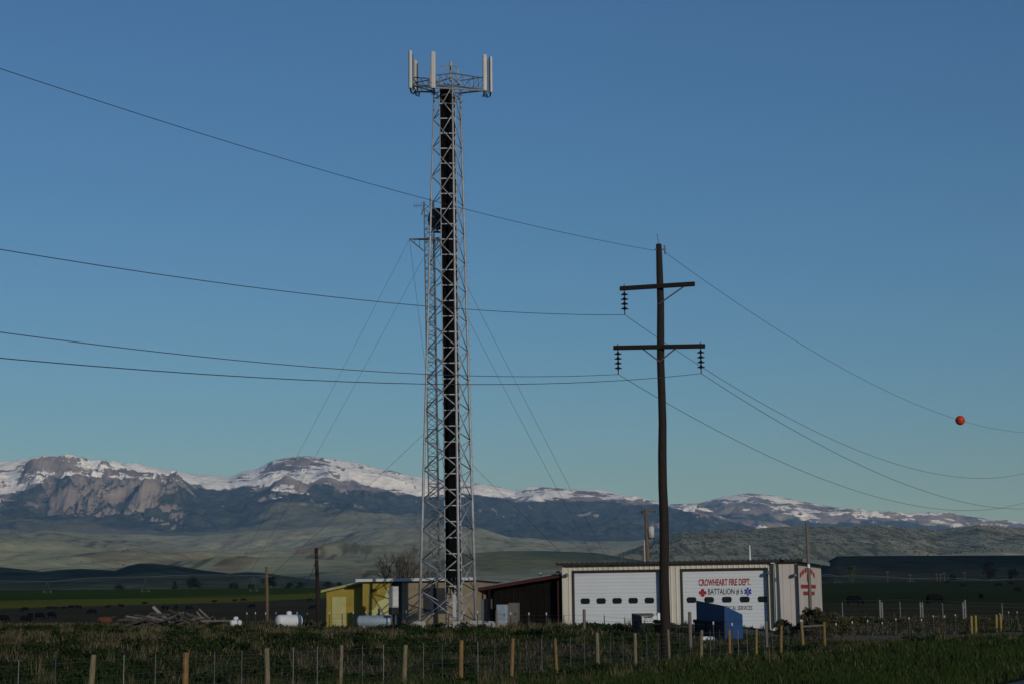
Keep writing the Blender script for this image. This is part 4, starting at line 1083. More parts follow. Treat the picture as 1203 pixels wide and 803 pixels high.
for z_ in (.3, .6): MB().tube(q * .98 + Vector((-.02, -.12, -z_)), q * .98 + Vector((.12, -.12, -z_)), .02).build('step_bolt', GALVD, T)
T, b, q = small_pole(313, 665, 314, 150, .15, .12, WOODT, 'plain tan post pole standing alone in the pasture')
MB().tube(q + Vector((-.5, 0, -.9)), q + Vector((.5, 0, -.85)), .03).build('cross_bar', GALVD, T)
T, b, q = small_pole(947.5, 613, 952.5, 94.5, .11, .075, WOODG, 'thin grey pole leaning in front of the red painted wall')
MB().box((-.02, -.1, 3.9), (.12, .1, .2)).build('pole_lamp', WTANK, T)
T, b, q = small_pole(758.5, 597, 763, 118, .15, .11, WOODT, 'weathered pole with a transformer rising behind the fire station')
def LL(u, v, d=118): p = P(u, v, d); return Vector(p - b)
m = MB(); m.tube(LL(753.5, 598.5), LL(770, 600.5), .06, n=4); m.build('cross_arm', WOODG, T)
for u in (754.5, 769): MB().tube(LL(u, 599), LL(u, 603.5 if u < 760 else 601.5), .06).build('fuse_holder', INSUL, T)
c = LL(765.0, 624); MB().lathe([(.10, -.42), (.21, -.40), (.22, .30), (.16, .36), (.05, .40)], 14, tuple(c)).build('transformer', mat('transformer_grey', (.42, .43, .44), .5), T, smooth=True)
MB().tube(LL(761, 620), LL(762.5, 633), .12).build('mount_plate', BLKST, T)
m = MB(); m.path([LL(768, 628), LL(769, 637), LL(766, 642), LL(760, 643), LL(757, 640), LL(756.8, 634)], .025, 5); m.build('jumper_wire', BLACK, T)
m = MB(); m.tube(LL(756.6, 634), LL(758.8, 700), .06, n=8); m.build('riser_pipe', GALV, T)

# ------------------------------------------------------------------ fences
F_D0, F_L = 36.7, 3.2
def fence_point(n):
    y = F_D0 + n * F_L * math.cos(AL); k = (6.398 + .4917 * n) * 1e-4; u = 1670 - 1 / k
    return xpix(u, y, 760), y
WOODYS = [WOODY, mat('orange_post_wood', (.22, .135, .05), .9, .5, 7, stretch=(4, 4, .8), bump=.4), mat('greyed_post_wood', (.19, .16, .09), .9, .5, 7, stretch=(4, 4, .7), bump=.4)]
def road_fence():
    x5, y5 = fence_point(5)
    T = empty('wire_fence', tuple(at(x5, y5)), 'roadside woven wire fence with yellowish wooden posts', 'fence'); o0 = np.array(at(x5, y5))
    tops = {}
    def fp(n):
        x, y = fence_point(n); return x, y
    random.seed(3)
    for n in range(-1, 17):
        x, y = fp(n); z = float(gz(x, y)); h = random.uniform(1.12, 1.24); r = random.uniform(.05, .074)
        if n in (14, 15, 16): r = .07
        lx_, ly_ = random.uniform(-.07, .07), random.uniform(-.05, .05)
        o = MB().path([(x - o0[0], y - o0[1], z - o0[2] - .3), (x - o0[0] + lx_ * .5, y - o0[1], z - o0[2] + h * .5), (x - o0[0] + lx_, y - o0[1] + ly_, z - o0[2] + h - .02), (x - o0[0] + lx_, y - o0[1] + ly_, z - o0[2] + h)], [r, r * .96, r * .9, r * .7], 9).build('post', random.choice(WOODYS), T, smooth=False)
    for n in np.arange(-1, 14.6, .3333):
        if abs(n - round(n)) < .1: continue
        x, y = fp(n); z = float(gz(x, y)); p = np.array([x, y, z]) - o0
        MB().box((p[0], p[1], p[2] + .5), (.014, .014, 1.3), random.uniform(0, 1)).build('steel_stay', FWIRE, T)
    for n in list(np.arange(16.6, 24.6, .85)) + [28.2, 29.1, 30.0]:
        x, y = fp(n); z = float(gz(x, y)); p = np.array([x, y, z]) - o0; h = random.uniform(1.0, 1.25)
        b = MB(); b.box((p[0], p[1], p[2] + h / 2 - .2), (.05, .03, h + .4)); t = b.build('steel_post', STEELG, T)
        MB().box((p[0], p[1], p[2] + h + .055), (.055, .035, .11)).build('white_tip', STEELW, t)
    # H brace at the corner
    xa, ya = fp(16.2); za = float(gz(xa, ya)); xb, yb = fp(14.6)
    xc, yc = fp(15.35)
    MB().tube(np.array([*fp(15), gz(*fp(15)) + 1.0]) - o0, np.array([*fp(16), gz(*fp(16)) + 1.0]) - o0, .045, n=8).build('brace_rail', WOODG, T)
    hs = (.12, .27, .42, .57, .72, .88, 1.05)
    ns = np.arange(-3, 25, .5)
    for h in hs:
        pts = [np.array([*fp(n), float(gz(*fp(n))) + h + .015 * math.sin(n * 2.1)]) - o0 for n in ns]
        MB().path([tuple(p) for p in pts], 0.0033 if h < 1 else .005, 3).build('wire', FWIRE, T)
    m = MB()
    for n in np.arange(-1, 16, .055):
        x, y = fp(n); z = float(gz(x, y)); p = np.array([x, y, z]) - o0; m.tube((p[0], p[1], p[2] + .1), (p[0], p[1], p[2] + .88), .0018, n=3)
    m.build('mesh_wire', FWIRE, T, kind='stuff')
road_fence()

def yard_fence():
    def line(u):
        D = np.interp(u, [290, 480, 665, 690, 812], [110, 98.5, 88, 86, 77]); return xpix(u, D, 730), D
    us = [290, 300, 312, 324, 337, 349, 361, 374, 387, 402, 415, 430, 446, 461, 477, 493, 509.5, 527, 545, 561, 600, 621.5, 642, 662.5, 710, 734, 757, 838, 860]
    x0, D0 = line(480); o0 = np.array(at(x0, D0))
    T = empty('wire_fence', tuple(o0), 'wire fence of white-tipped steel posts crossing in front of the tower yard', 'fence')
    random.seed(4)
    tops = []
    for u in us:
        x, D = line(min(u, 812)); 
        if u > 812: D = np.interp(u, [812, 860], [77, 74.5]); x = xpix(u, D, 730)
        z = float(gz(x, D)); v = np.interp(u, [290, 477, 560, 662, 812, 860], [720.5, 718.5, 719, 723, 729, 733]) + random.uniform(-.8, .8)
        h = max(.75, zpix(u, v, D) - z); p = np.array([x, D, z]) - o0
        b = MB(); b.box((p[0], p[1], p[2] + h / 2 - .25), (.045, .03, h + .4)); t = b.build('steel_post', STEELG, T)
        MB().box((p[0], p[1], p[2] + h + .01), (.06, .04, .13)).build('white_tip', STEELW, t)
        tops.append((p, h))
    for u, v, r in ((583.5, 716, .075), (686.5, 715, .085), (810.5, 718, .085), (445, 714, .06), (900, 729, .07)):
        x, D = line(min(u, 812))
        if u > 812: D = 80; x = xpix(u, D, 730)
        z = float(gz(x, D)); h = max(.9, zpix(u, v, D) - z); p = np.array([x, D, z]) - o0
        MB().path([(p[0], p[1], p[2] - .3), (p[0], p[1], p[2] + h)], [r, r * .92], 9).build('post', WOODG, T)
    for f in (.35, .62, .92):
        MB().path([tuple(p + np.array([0, 0, h * f])) for p, h in tops], .0055, 3).build('wire', FWIRE, T)
yard_fence()

def corral_fence():
    def line(u): D = np.interp(u, [970, 1210], [128, 140]); return xpix(u, D, 728), D
    x0, D0 = line(1060); o0 = np.array(at(x0, D0))
    T = empty('corral_fence', tuple(o0), 'corral fence of paired pale pipe posts at the pasture edge', 'fence')
    tops = []
    for u, v, r in ((990, 707, .05), (1034.3, 704, .075), (1036.8, 707, .07), (1058, 709, .045), (1081.8, 708, .06), (1084.3, 707, .06), (1108, 709, .045), (1132, 707, .075), (1134.6, 704, .075), (1178, 708, .05), (1206, 708, .05)):
        x, D = line(u); z = float(gz(x, D)); h = max(1.2, min(2.1, zpix(u, v, D) - z)); p = np.array([x, D, z]) - o0
        MB().tube((p[0], p[1], p[2] - .4), (p[0], p[1], p[2] + h), r, n=8).build('post', PIPE if r > .055 else GALVD, T); tops.append(p)
    for a, c in ((1, 2), (4, 5), (7, 8)):
        MB().tube(tops[a] + np.array([0, 0, .9]), tops[c] + np.array([0, 0, .9]), .05, n=6).build('brace_rail', PIPE, T)
    for h in (.35, .7, 1.05, 1.35):
        MB().path([tuple(p + np.array([0, 0, h])) for p in tops], .009, 3).build('wire', FWIRE, T)
corral_fence()
# yellow gate posts
for k, (u, v, uu) in enumerate(((1141, 724.5, 0), (1146, 722.5, 1), (1170.5, 722.5, 0), (1175.5, 721.5, 1))):
    D = fence_point(25.2 if k < 2 else 27.2)[1] + (2.4 if uu else 0)
    b = at(xpix(u, D, 735), D); h = 1.15
    m = MB().path([(0, 0, -.3), (.02, 0, h * .6), (.03, 0, h - .04), (.03, 0, h)], [.085, .085, .08, .06], 10)
    o = m.build('gate_post', POSTY, None); o.location = tuple(b)
    tag(o, 'stout yellow gate post at the %s side of the drive opening, %s of its pair' % ('station' if k < 2 else 'far', 'rear' if uu else 'front'), 'gate post', 'yellow gate posts')

# ------------------------------------------------------------------ cattle
def cow_mesh(pose):
    b = MB()
    z0 = .0 if pose != 'lying' else -.55
    b.path([(-.95, 0, 1.06 + z0), (-.90, 0, 1.02 + z0), (-.6, 0, .98 + z0), (-.1, 0, .93 + z0), (.35, 0, .95 + z0), (.62, 0, 1.02 + z0), (.75, 0, 1.08 + z0)], [.12, .30, .37, .42, .40, .32, .18], 12, ry=[.14, .34, .42, .48, .47, .41, .26])
    if pose == 'grazing': nk = [(.55, 0, 1.08), (.85, 0, .92), (1.05, 0, .55), (1.13, 0, .32), (1.17, 0, .10)]; rr = [.30, .23, .16, .14, .09]
    elif pose == 'lying': nk = [(.55, 0, .52), (.85, 0, .72), (1.02, 0, .86), (1.2, 0, .80), (1.38, 0, .70)]; rr = [.2, .16, .13, .12, .07]
    else: nk = [(.55, 0, 1.08), (.85, 0, 1.25), (1.02, 0, 1.36), (1.2, 0, 1.30), (1.42, 0, 1.16)]; rr = [.30, .23, .17, .14, .09]
    b.path(nk, rr, 10)
    p = Vector(nk[2])
    for s in (-1, 1): b.path([p + Vector((.02, s * .1, .04)), p + Vector((-.02, s * .28, .07)), p + Vector((0, s * .34, .02))], [.03, .05, .01], 6)
    if pose != 'lying':
        for s in (-1, 1):
            st = .10 if s > 0 else -.06
            b.path([(.48, s * .17, .95), (.50 + st, s * .19, .60), (.50 + st, s * .19, .36), (.49 + st, s * .19, .05), (.53 + st, s * .19, -.04)], [.15, .10, .065, .05, .065], 8)
            b.path([(-.70, s * .17, 1.0), (-.66 - st, s * .2, .68), (-.80 - st, s * .2, .42), (-.76 - st, s * .2, .06), (-.72 - st, s * .2, -.04)], [.2, .14, .07, .05, .065], 8)
    else:
        for s in (-1, 1):
            b.path([(.45, s * .2, .3), (.65, s * .34, .12), (.35, s * .4, .06)], [.12, .08, .05], 8); b.path([(-.6, s * .22, .3), (-.3, s * .42, .15), (-.65, s * .46, .06)], [.18, .11, .05], 8)
    b.path([(-.95, 0, 1.1 + z0), (-1.03, 0, .95 + z0), (-1.02, 0, .55 + z0 * .6), (-1.02, 0, .38 + z0 * .5)], [.03, .025, .025, .04], 6)
    return b
cows = {}
def cow(u, v, pose, rz, label, m=HIDE, group='black cattle on the pasture', sc=1.0):
    key = (pose, m.name)
    if key not in cows: o = cow_mesh(pose).build('cow', m, None, smooth=True); cows[key] = o
    else: o = cows[key].copy(); col.objects.link(o)
    p = G(u, v); o.location = tuple(p); o.rotation_euler = (0, 0, math.radians(rz)); o.scale = (sc, sc, sc * .9)
    tag(o, label.replace('black cow', {'lying': 'black cow lying', 'standing': 'black cow standing', 'grazing': 'black cow grazing'}[pose], 1) if 'grazing' not in label and 'lying' not in label else label, 'cow', group)
near = 'black cow on the near pasture past the timber heap'
for u, v, ps, rz in ((3, 730.5, 'grazing', 20), (30, 731, 'grazing', 60), (35.5, 728, 'standing', 120), (46.5, 727, 'grazing', -20), (60.5, 726, 'grazing', -30), (108, 721.5, 'grazing', 200)): cow(u, v, ps, rz, near)
farl = 'small black cow out along the edge of the green field'
for u, v, ps, rz in ((29, 718, 'grazing', 170), (57.5, 714.5, 'lying', 0), (65, 714.5, 'lying', 30), (75, 714.5, 'lying', 10), (83.5, 715, 'grazing', 30), (92, 715, 'standing', 190), (142.5, 713.5, 'standing', 170), (127, 712.8, 'lying', 10), (170, 708.8, 'lying', 20), (192, 716, 'standing', 80), (197, 716, 'grazing', 100), (207, 716, 'standing', 85), (222, 716.5, 'grazing', 0), (252, 706.5, 'lying', 0), (276, 705.5, 'lying', 0), (286, 706, 'grazing', 10), (296, 714, 'grazing', 180), (364, 706, 'grazing', 30), (368, 716, 'grazing', 170)): cow(u, v, ps, rz, farl)
cow(124, 731, 'lying', 5, 'rust-brown cow lying down beside the timber heap', HIDER, 'rust-brown cow', .8)
cow(1098, 709.5, 'grazing', 8, 'black cow grazing just behind the corral fence', sc=1.2); cow(1004, 710, 'grazing', -15, 'black cow grazing between the fire station and the corral', sc=1.1)
for u, v, ps, rz in ((1153, 704, 'standing', 90), (1131.5, 688, 'lying', 0), (1173, 688, 'grazing', 170), (1188, 687, 'grazing', 180), (1196, 694.5, 'grazing', 20), (1113, 684, 'lying', 5)): cow(u, v, ps, rz, 'small black cow out in the field beyond the corral')

# ------------------------------------------------------------------ timber heap
def heap():
    random.seed(21)
    base = MB().path([(-1, 0, 0), (1, 0, 0)], [.085, .07], 8)
    proto = base.build('timber', mat('dark_grey_wood', (.065, .058, .05), .95, .5, 6), None)
    proto2 = MB().path([(-1, 0, 0), (1, 0, 0)], [.075, .06], 8).build('timber', mat('pale_grey_wood', (.15, .135, .115), .95, .4, 6), None)
    used = {id(proto): False, id(proto2): False}
    for k in range(64):
        src = proto2 if random.random() < .3 else proto
        o = src if not used[id(src)] else src.copy()
        if used[id(src)]: col.objects.link(o)
        used[id(src)] = True
        u = random.uniform(152, 262); D = 118 + random.uniform(-1.6, 1.6); x = xpix(u, D, 727); g = at(x, D)
        up = max(0.0, 1 - abs(u - 205) / 70); h = random.uniform(.05, .3 + .6 * up)
        o.location = (g[0], g[1], g[2] + h); o.scale = (random.uniform(.45, 1.25), 1, 1)
        o.rotation_euler = (random.uniform(0, 6), random.uniform(-.35, .35) if random.random() < .7 else random.uniform(-.9, .9), random.uniform(-.6, .6) if random.random() < .7 else random.uniform(0, 3))
        tag(o, ('pale' if src is proto2 else 'dark') + ' grey weathered timber jumbled in the heap of old posts', 'timber', 'timbers in the heap')
    a = P(180, 712, 120.5); c = P(199, 727, 118.5); g = at(c[0] + .3, 118.4); d = Vector(a) - Vector(g)
    o = MB().loft([[(i * .06 + q.x, j * .14 + q.y, q.z + i * .06) for i, j in ((-1, -1), (1, -1), (1, 1), (-1, 1))] for q in (Vector((0, 0, -.05)), d)]).build('plank', mat('pale_plank', (.36, .32, .25), .9, .2, 3), None)
    o.location = tuple(g); tag(o, 'long pale plank sticking up out of the timber heap', 'plank')
    bed = MB(); random.seed(2)
    for k in range(2): pass
heap()

# ------------------------------------------------------------------ trees and shrubs
def leaves(n, shape, size, seed, flat=1.0):
    r = np.random.default_rng(seed); P_ = []
    for (c, rad, w) in shape:
        k = int(n * w); d = r.normal(size=(k, 3)); d /= np.linalg.norm(d, axis=1)[:, None]
        q = r.random(k) ** .45; P_.append(np.array(c) + d * q[:, None] * np.array(rad))
    c = np.concatenate(P_); k = len(c)
    a = r.normal(size=(k, 3)); a /= np.linalg.norm(a, axis=1)[:, None]; t = r.normal(size=(k, 3)); bb = np.cross(a, t); bb /= np.linalg.norm(bb, axis=1)[:, None]
    s = size * (.6 + .8 * r.random(k))[:, None]
    V_ = np.stack([c - a * s, c + bb * s * .45, c + a * s, c - bb * s * .45], 1).reshape(-1, 3)
    return V_, np.arange(len(V_)).reshape(-1, 4)
def leaf_obj(name, n, shape, size, seed, m, parent):
    V_, Fq = leaves(n, shape, size, seed); o = np_mesh(name, V_, Fq, None, m, None); o.parent = parent; return o
def clumps(w, h, z0, k, seed):
    r = random.Random(seed); out = []
    for i in range(k):
        a = r.uniform(0, 6.28); q = r.uniform(.1, .75) * w / 2; z = z0 + (h - z0) * r.uniform(.15, .85)
        t = (z - z0) / (h - z0); q *= math.sin(math.pi * min(.9, .25 + .7 * t)) 
        s = w * r.uniform(.14, .26); out.append(((q * math.cos(a), q * math.sin(a), z), (s, s, s * .75), 1 / k))
    return out
def tree(loc, w, h, label, m, n=900, seed=1, leaf=.35, name='tree', cat='tree', group=None, z0=.18, trunk=.03, nc=14):
    T = empty(name, tuple(loc), label, cat, group=group); r = random.Random(seed); b = MB()
    b.path([(0, 0, -.3), (w * .02, 0, h * .3), (0, w * .02, h * .75)], [h * trunk, h * trunk * .7, h * trunk * .2], 7)
    cl = clumps(w, h, h * z0, nc, seed)
    for c, s, _ in cl: b.path([(0, 0, h * r.uniform(.1, .35)), (c[0] * .5, c[1] * .5, c[2] * .7), c], [h * trunk * .35, h * trunk * .22, h * trunk * .08], 4)
    b.build('trunk', BARK, T); leaf_obj('crown', n, cl, leaf, seed, m, T); return T
FT = 'far trees past the fields'
for i, (u, vb, w_, h_) in enumerate(((205, 686, 7, 9), (228, 685, 22, 15), (318, 683, 24, 17), (275, 684, 14, 6), (340, 683, 12, 6), (352, 682, 14, 7), (385, 682, 16, 8), (400, 681, 12, 6), (140, 688, 18, 6), (295, 684, 10, 6))):
    D = 990 + i * 6; x = xpix(u, D, 690); b = at(x, D); k = D / F
    big = h_ > 12
    tree(b - np.array([0, 0, .3]), w_ * k, (h_ + 1) * k, 'dark round tree standing past the far end of the green field' if big else 'low dark bush in the row past the green field', LEAFD, 1300 if big else 600, 40 + i, .45 if big else .4, 'tree' if big else 'shrub', 'tree' if big else 'shrub', FT, .1 if big else .02)
for i, (u, w_, h_, lab) in enumerate(((1001, 17, 19, 'round tree past the field behind the fire station'), (1165, 27, 23, 'broad tree past the field beyond the corral'), (1190, 16, 12, 'low bushy tree beside the broad tree past the corral'), (1119, 10, 7, 'small dark bush on the field edge past the corral'))):
    D = 930 + i * 10; x = xpix(u, D, 680); b = at(x, D); k = D / F
    tree(b - np.array([0, 0, .3]), w_ * k, (h_ + 2) * k, lab, LEAFD if i != 0 else LEAFG, 1300, 80 + i, .45, 'tree' if i != 3 else 'shrub', 'tree' if i != 3 else 'shrub', FT, .08)
# olive shrubs and weeds at the station corner
SH = 'shrubs at the station corner'
for i, (u, D, w_, h_, m, lab) in enumerate(((950, 92.5, 1.3, 1.9, LEAFO, 'olive brown shrub under the red painted wall'), (963, 92, 1.5, 2.0, LEAFO, 'tall olive shrub at the end of the painted wall'), (975, 93.5, 1.8, 1.9, LEAFO, 'broad olive shrub just past the station wall'), (988, 95, 1.7, 1.6, LEAFO, 'spreading olive shrub beside the drive past the station'), (921, 94, 1.4, .9, LEAFG, 'low green weeds at the foot of the pale wall panel'), (942, 94.2, .9, .85, LEAFG, 'low green weeds under the corner downpipe'))):
    b = at(xpix(u, D, 730), D)
    tree(b, w_, h_, lab, m, 1500, 120 + i, .075, 'shrub', 'shrub', SH, .02, .015, 12)
# bare willow behind the shed
def bare_tree(u, D, top_v, width, label, seed):
    b = at(xpix(u, D, 720), D); H = zpix(u, top_v, D) - b[2]; T = empty('bare_tree', tuple(b), label, 'tree'); r = random.Random(seed)
    tr = MB(); tw = MB()
    def grow(p, d, L, rad, lev):
        q = p + d * L; (tr if lev < 2 else tw).path([p, p.lerp(q, .5) + Vector((r.uniform(-.1, .1), r.uniform(-.1, .1), 0)) * L * .4, q], [rad, rad * .8, rad * .6], 5 if lev < 2 else 3)
        if lev < 5:
            for k in range(3 if lev else 7):
                a = r.uniform(0, 6.28); sp = r.uniform(.35, .75) if lev else r.uniform(.4, .8)
                nd = (d + Vector((math.cos(a) * sp, math.sin(a) * sp, r.uniform(-.05, .2)))).normalized()
                grow(p.lerp(q, r.uniform(.5, 1.0) if lev else r.uniform(.55, 1)), nd, L * r.uniform(.55, .8), rad * .55, lev + 1)
    grow(Vector((0, 0, -.3)), Vector((0, 0, 1)), H * .52, .16, 0)
    tr.build('trunk', BARK, T); tw.build('twigs', BARK, T, kind='stuff')
bare_tree(478, 122, 652, 3, 'leafless grey willow standing behind the yellow shed', 4)
bare_tree(462, 126, 662, 3, 'smaller leafless willow left of the guyed mast behind the shed', 9)

# ------------------------------------------------------------------ pivot sprinklers and far poles
def pivot(us, vs, D, label):
    pts = [P(u, v, D + 8 * i * .3) for i, (u, v) in enumerate(zip(us, vs))]
    g0 = np.array([pts[0][0], pts[0][1], float(gz(pts[0][0], pts[0][1]))])
    T = empty('pivot_sprinkler', tuple(g0), label, 'sprinkler')
    m = MB(); fine = []
    for a, c in zip(pts[:-1], pts[1:]):
        for t in np.linspace(0, 1, 9)[:-1]: fine.append(a + (c - a) * t + np.array([0, 0, .7 * math.sin(math.pi * t)]))
    fine.append(pts[-1]); m.path([tuple(p - g0) for p in fine], .085, 6); m.build('pipe', GALVD, T)
    tr = MB()
    for a, c in zip(pts[:-1], pts[1:]):
        low = [a + (c - a) * t + np.array([0, 0, .7 * math.sin(math.pi * t) - 1.1 * math.sin(math.pi * t)]) - g0 for t in np.linspace(0, 1, 9)]
        tr.path([tuple(q) for q in low], .04, 4)
        for i, t in enumerate(np.linspace(0, 1, 9)[1:-1]): tr.tube(low[i + 1], a + (c - a) * t + np.array([0, 0, .7 * math.sin(math.pi * t)]) - g0, .04, n=4)
    tr.build('truss_rod', GALVD, T, kind='stuff')
    for p in pts:
        gzv = float(gz(p[0], p[1])); h = max(p[2] - gzv, 2.5); q = p - g0; b = MB()
        for s in (-1, 1): b.tube(q, (q[0] + s * 1.6, q[1] + s * .8, gzv - g0[2] + .4), .045)
        b.tube((q[0] - 1.6, q[1] - .8, gzv - g0[2] + .5), (q[0] + 1.6, q[1] + .8, gzv - g0[2] + .5), .07)
        w = b.build('wheel_frame', GALVD, T)
        for s in (-1, 1):
            wb = MB(); wb.lathe([(.2, -.15), (.55, -.16), (.6, 0), (.55, .16), (.2, .15)], 14); o = wb.build('wheel', BLKST, w); o.rotation_euler = (math.pi / 2, 0, .4); o.location = (q[0] + s * 1.6, q[1] + s * .8, gzv - g0[2] + .55)
pivot([-62, 56, 171, 298, 420], [684.5, 682.5, 677, 675.5, 675], 870, 'long pivot sprinkler line standing across the left green field')
pivot([962, 983, 1070, 1160, 1240], [675.5, 676, 679, 681, 681], 900, 'long pivot sprinkler line across the field behind the corral')
for u, v0, v1 in ((1043, 670, 681), (1069.5, 674, 681), (1101, 673, 682), (1105, 673, 682), (1109.5, 671.5, 682), (1133.5, 671, 682)):
    D = 1010; x = xpix(u, D, 680); b = at(x, D); T = empty('utility_pole', tuple(b), 'far thin power pole at the foot of the dark mesa', 'utility pole', group='far poles under the mesa')
    h = zpix(u, v0, D) - b[2]
    MB().tube((0, 0, -.3), (0, 0, h), .16, .12, 6).build('pole', WOODT, T); MB().box((0, 0, h - .5), (2.6, .14, .18)).build('cross_arm', WOODT, T)

# ------------------------------------------------------------------ grass
def grass(name, n, lo, hi, fn, label, seed, spread=21.5):
    r = np.random.default_rng(seed)
    D = lo * (hi / lo) ** r.random(n); a = np.tan(np.radians(r.uniform(-spread, spread, n))); x = a * D; y = D
    keep, h, c = fn(x, y, r); x, y, h, c = x[keep], y[keep], h[keep], c[keep]; k = len(x)
    z = gz(x, y) - .02; th = r.uniform(0, 2 * math.pi, k); w = (.006 + .010 * r.random(k)) * np.clip(y / 45, 1, 2.2); ln = h * r.uniform(.15, .7, k); ph = r.uniform(0, 2 * math.pi, k)
    wx, wy = np.cos(th) * w, np.sin(th) * w; lx, ly = np.cos(ph) * ln, np.sin(ph) * ln
    v = np.empty((k, 5, 3), np.float32)
    v[:, 0] = np.stack([x - wx, y - wy, z], -1); v[:, 1] = np.stack([x + wx, y + wy, z], -1)
    v[:, 2] = np.stack([x + wx * .7 + lx * .35, y + wy * .7 + ly * .35, z + h * .6], -1); v[:, 3] = np.stack([x - wx * .7 + lx * .35, y - wy * .7 + ly * .35, z + h * .6], -1)
    v[:, 4] = np.stack([x + lx, y + ly, z + h], -1)
    base = (np.arange(k) * 5)[:, None]
    f = np.concatenate([base + np.array([[0, 1, 2]]), base + np.array([[0, 2, 3]]), base + np.array([[3, 2, 4]])])
    o = np_mesh(name, v.reshape(-1, 3), f, np.repeat(c, 5, 0), cmat(name + '_blade', 3, .85, 1.15), 'stuff')
    tag(o, label, 'grass')
def onroad(x, y): s = sdist(x, y); return (s > 8.5) | (s < -3.3)
DRV = np.array([[33, 112], [29, 107], [24, 102], [18, 97], [13, 93.5], [7, 95], [3, 97.5]], float)
def offdrive(x, y):
    d = np.full(x.shape, 1e9)
    for a, c in zip(DRV[:-1], DRV[1:]):
        e = c - a; t = np.clip(((x - a[0]) * e[0] + (y - a[1]) * e[1]) / (e @ e), 0, 1); d = np.minimum(d, np.hypot(x - a[0] - e[0] * t, y - a[1] - e[1] * t))
    return d > 1.7
def inside_bldg(x, y):
    ca, sa = math.cos(FS[1]), math.sin(FS[1]); dx, dy = x - FS[0][0], y - FS[0][1]; lx = dx * ca + dy * sa; ly = -dx * sa + dy * ca
    return (lx > -19.2) & (lx < .05) & (ly > .2) & (ly < 14.2)
def f_green(x, y, r):
    s = sdist(x, y); n = fbm(x / 3.0, y / 5.0, 5, 11); n2 = fbm(x / 14, y / 20, 4, 23)
    dry = sm(n * .6 + n2 * .4, .36, .57) * (1 - (1 - sm(s, 19, 27)) * .8)
    keep = onroad(x, y) & offdrive(x, y) & ~inside_bldg(x, y) & (r.random(len(x)) > dry * .8)
    h = (.10 + .20 * r.random(len(x))) * (.6 + .9 * n) * np.where(s < 26, .8, 1.0) * (1 - .45 * sm(s, 31, 36)) + .14 * sm(n, .52, .7) * (1 - sm(s, 30, 35))
    t = r.random(len(x))[:, None]; c = np.array([.016, .029, .008]) * (1 - t) + np.array([.034, .052, .014]) * t
    return keep, h, c
def f_dry(x, y, r):
    s = sdist(x, y); n = fbm(x / 3.0, y / 5.0, 5, 11); n2 = fbm(x / 14, y / 20, 4, 23); n3 = fbm(x / 1.6, y / 2.5, 3, 29)
    dry = sm(n * .6 + n2 * .4, .36, .57) * (1 - (1 - sm(s, 19, 27)) * .85)
    keep = onroad(x, y) & offdrive(x, y) & ~inside_bldg(x, y) & (r.random(len(x)) < dry * .8 + .05)
    h = (.08 + .18 * r.random(len(x))) * (.6 + .8 * n2) + .30 * sm(n3, .66, .8) * r.random(len(x))
    t = r.random(len(x))[:, None] ** 1.6; c = np.array([.035, .030, .020]) * (1 - t) + np.array([.13, .11, .062]) * t
    return keep, h, c
grass('grass', 190000, 26, 135, f_green, 'green grass growing along the road verge and pasture', 5)
grass('dry_grass', 120000, 30, 150, f_dry, 'dry tan grass scattered over the pasture before the yard', 6)
def tufts():
    r = np.random.default_rng(55); n = 210; X = []; Y = []; H = []
    while len(X) < n:
        D = 36 * (130 / 36) ** r.random(); x = math.tan(math.radians(r.uniform(-19, 19))) * D
        if sdist(x, D) < 20 or not offdrive(np.array([x]), np.array([D]))[0] or inside_bldg(np.array([x]), np.array([D]))[0]: continue
        if fbm(np.array(x / 6.), np.array(D / 9.), 3, 91) < .45: continue
        X.append(x); Y.append(D); H.append(r.uniform(.25, .6))
    k = 34; x0 = np.repeat(X, k); y0 = np.repeat(Y, k); h = np.repeat(H, k) * r.uniform(.5, 1.1, n * k)
    x = x0 + r.normal(0, .10, n * k); y = y0 + r.normal(0, .10, n * k); z = gz(x, y) - .02; w = .008 * np.clip(y / 50, 1, 2.2); ph = r.uniform(0, 6.28, n * k); l = h * r.uniform(.1, .5, n * k)
    th = r.uniform(0, 6.28, n * k); v = np.empty((n * k, 3, 3), np.float32)
    v[:, 0] = np.stack([x - np.cos(th) * w, y - np.sin(th) * w, z], -1); v[:, 1] = np.stack([x + np.cos(th) * w, y + np.sin(th) * w, z], -1); v[:, 2] = np.stack([x + np.cos(ph) * l, y + np.sin(ph) * l, z + h], -1)
    c = np.array([.14, .12, .068]) * r.uniform(.3, 1.1, (n * k, 1))
    o = np_mesh('dry_tufts', v.reshape(-1, 3), np.arange(n * k * 3).reshape(-1, 3), np.repeat(c, 3, 0), cmat('tuft_blade', 3, .85, 1.15), 'stuff'); tag(o, 'pale dry bunch grass standing in tufts on the pasture', 'grass')
tufts()
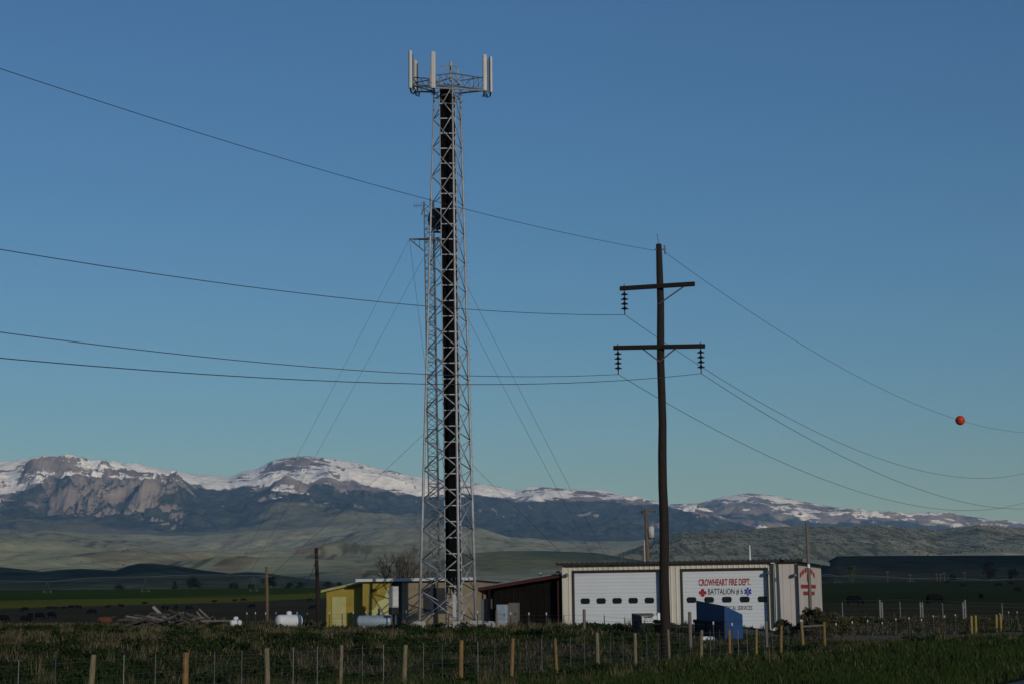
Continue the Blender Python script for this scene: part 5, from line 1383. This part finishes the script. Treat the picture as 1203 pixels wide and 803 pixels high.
def weeds():
    r = np.random.default_rng(77); V_ = []; Fs = []; n0 = 0; C = []
    k = 0
    while k < 420:
        D = 40 * (125 / 40) ** r.random(); x = math.tan(math.radians(r.uniform(-19, 19))) * D
        s = float(sdist(x, D))
        if s < 24 or fbm(np.array(x / 3.), np.array(D / 5.), 5, 11) > .52 or not offdrive(np.array([x]), np.array([D]))[0] or inside_bldg(np.array([x]), np.array([D]))[0]: continue
        w = r.uniform(.25, .7); h = r.uniform(.12, .34); z = float(gz(x, D)); nn = 90
        v, f = leaves(nn, [((x, D, z + h * .5), (w, w, h * .55), 1)], .07, int(r.integers(1e9))); V_.append(v); Fs.append(f + n0); n0 += len(v)
        cc = np.array([.014, .024, .009]) * r.uniform(.7, 1.5); C.append(np.tile(cc, (len(v), 1))); k += 1
    o = np_mesh('weeds', np.concatenate(V_), np.concatenate(Fs), np.concatenate(C), cmat('weed_leaf', 3, .7, 1.3), 'stuff'); tag(o, 'low dark green weeds clumped over the pasture', 'weeds')
weeds()

# ------------------------------------------------------------------ unseen flat clouds, added and shaped to shade the near hills
def shade_cloud(cx, cy, sx, sy, seed, H=2600.0, zg=35):
    t = (H - zg) / SDIR[2]; c = np.array([cx, cy, zg]) + SDIR * t
    nu, nv = 64, 24; U, W = np.meshgrid(np.linspace(0, 2 * math.pi, nu, endpoint=False), np.linspace(-math.pi / 2 + .02, math.pi / 2 - .02, nv))
    dx = np.cos(W) * np.cos(U); dy = np.cos(W) * np.sin(U); dz = np.sin(W)
    n = .82 + .5 * (fbm(dx * 3 + seed, dy * 3 + dz * 2, 4, seed) - .5) + .0
    X = c[0] + dx * sx * n; Y = c[1] + dy * sy * n; Z = c[2] + dz * np.where(dz > 0, 26, 8) * n
    me = grid_mesh('shade_cloud', X, Y, Z, np.ones(X.shape + (3,)) * .85, cmat('cloud_white', .002, .97, 1.0), closed=True)
shade_cloud(-400, 1440, 370, 330, 3); shade_cloud(490, 1380, 330, 270, 8); shade_cloud(150, 2260, 210, 230, 5, zg=66)

# ------------------------------------------------------------------ haze
hz = MB().box((200, 10200, 830), (17600, 24400, 1680)).build('haze', mat('haze_air', (1, 1, 1)), None, kind='stuff')
hm = hz.data.materials[0]; nt = hm.node_tree; nt.nodes.clear()
out = nt.nodes.new('ShaderNodeOutputMaterial'); pv = nt.nodes.new('ShaderNodeVolumePrincipled')
pv.inputs['Color'].default_value = (.27, .53, 1.0, 1); pv.inputs['Absorption Color'].default_value = (1, 1, 1, 1); pv.inputs['Density'].default_value = 3.3e-5; pv.inputs['Anisotropy'].default_value = 0.0
nt.links.new(pv.outputs[0], out.inputs['Volume'])
tag(hz, 'thin bluish haze lying over the valley and mountains', 'haze')
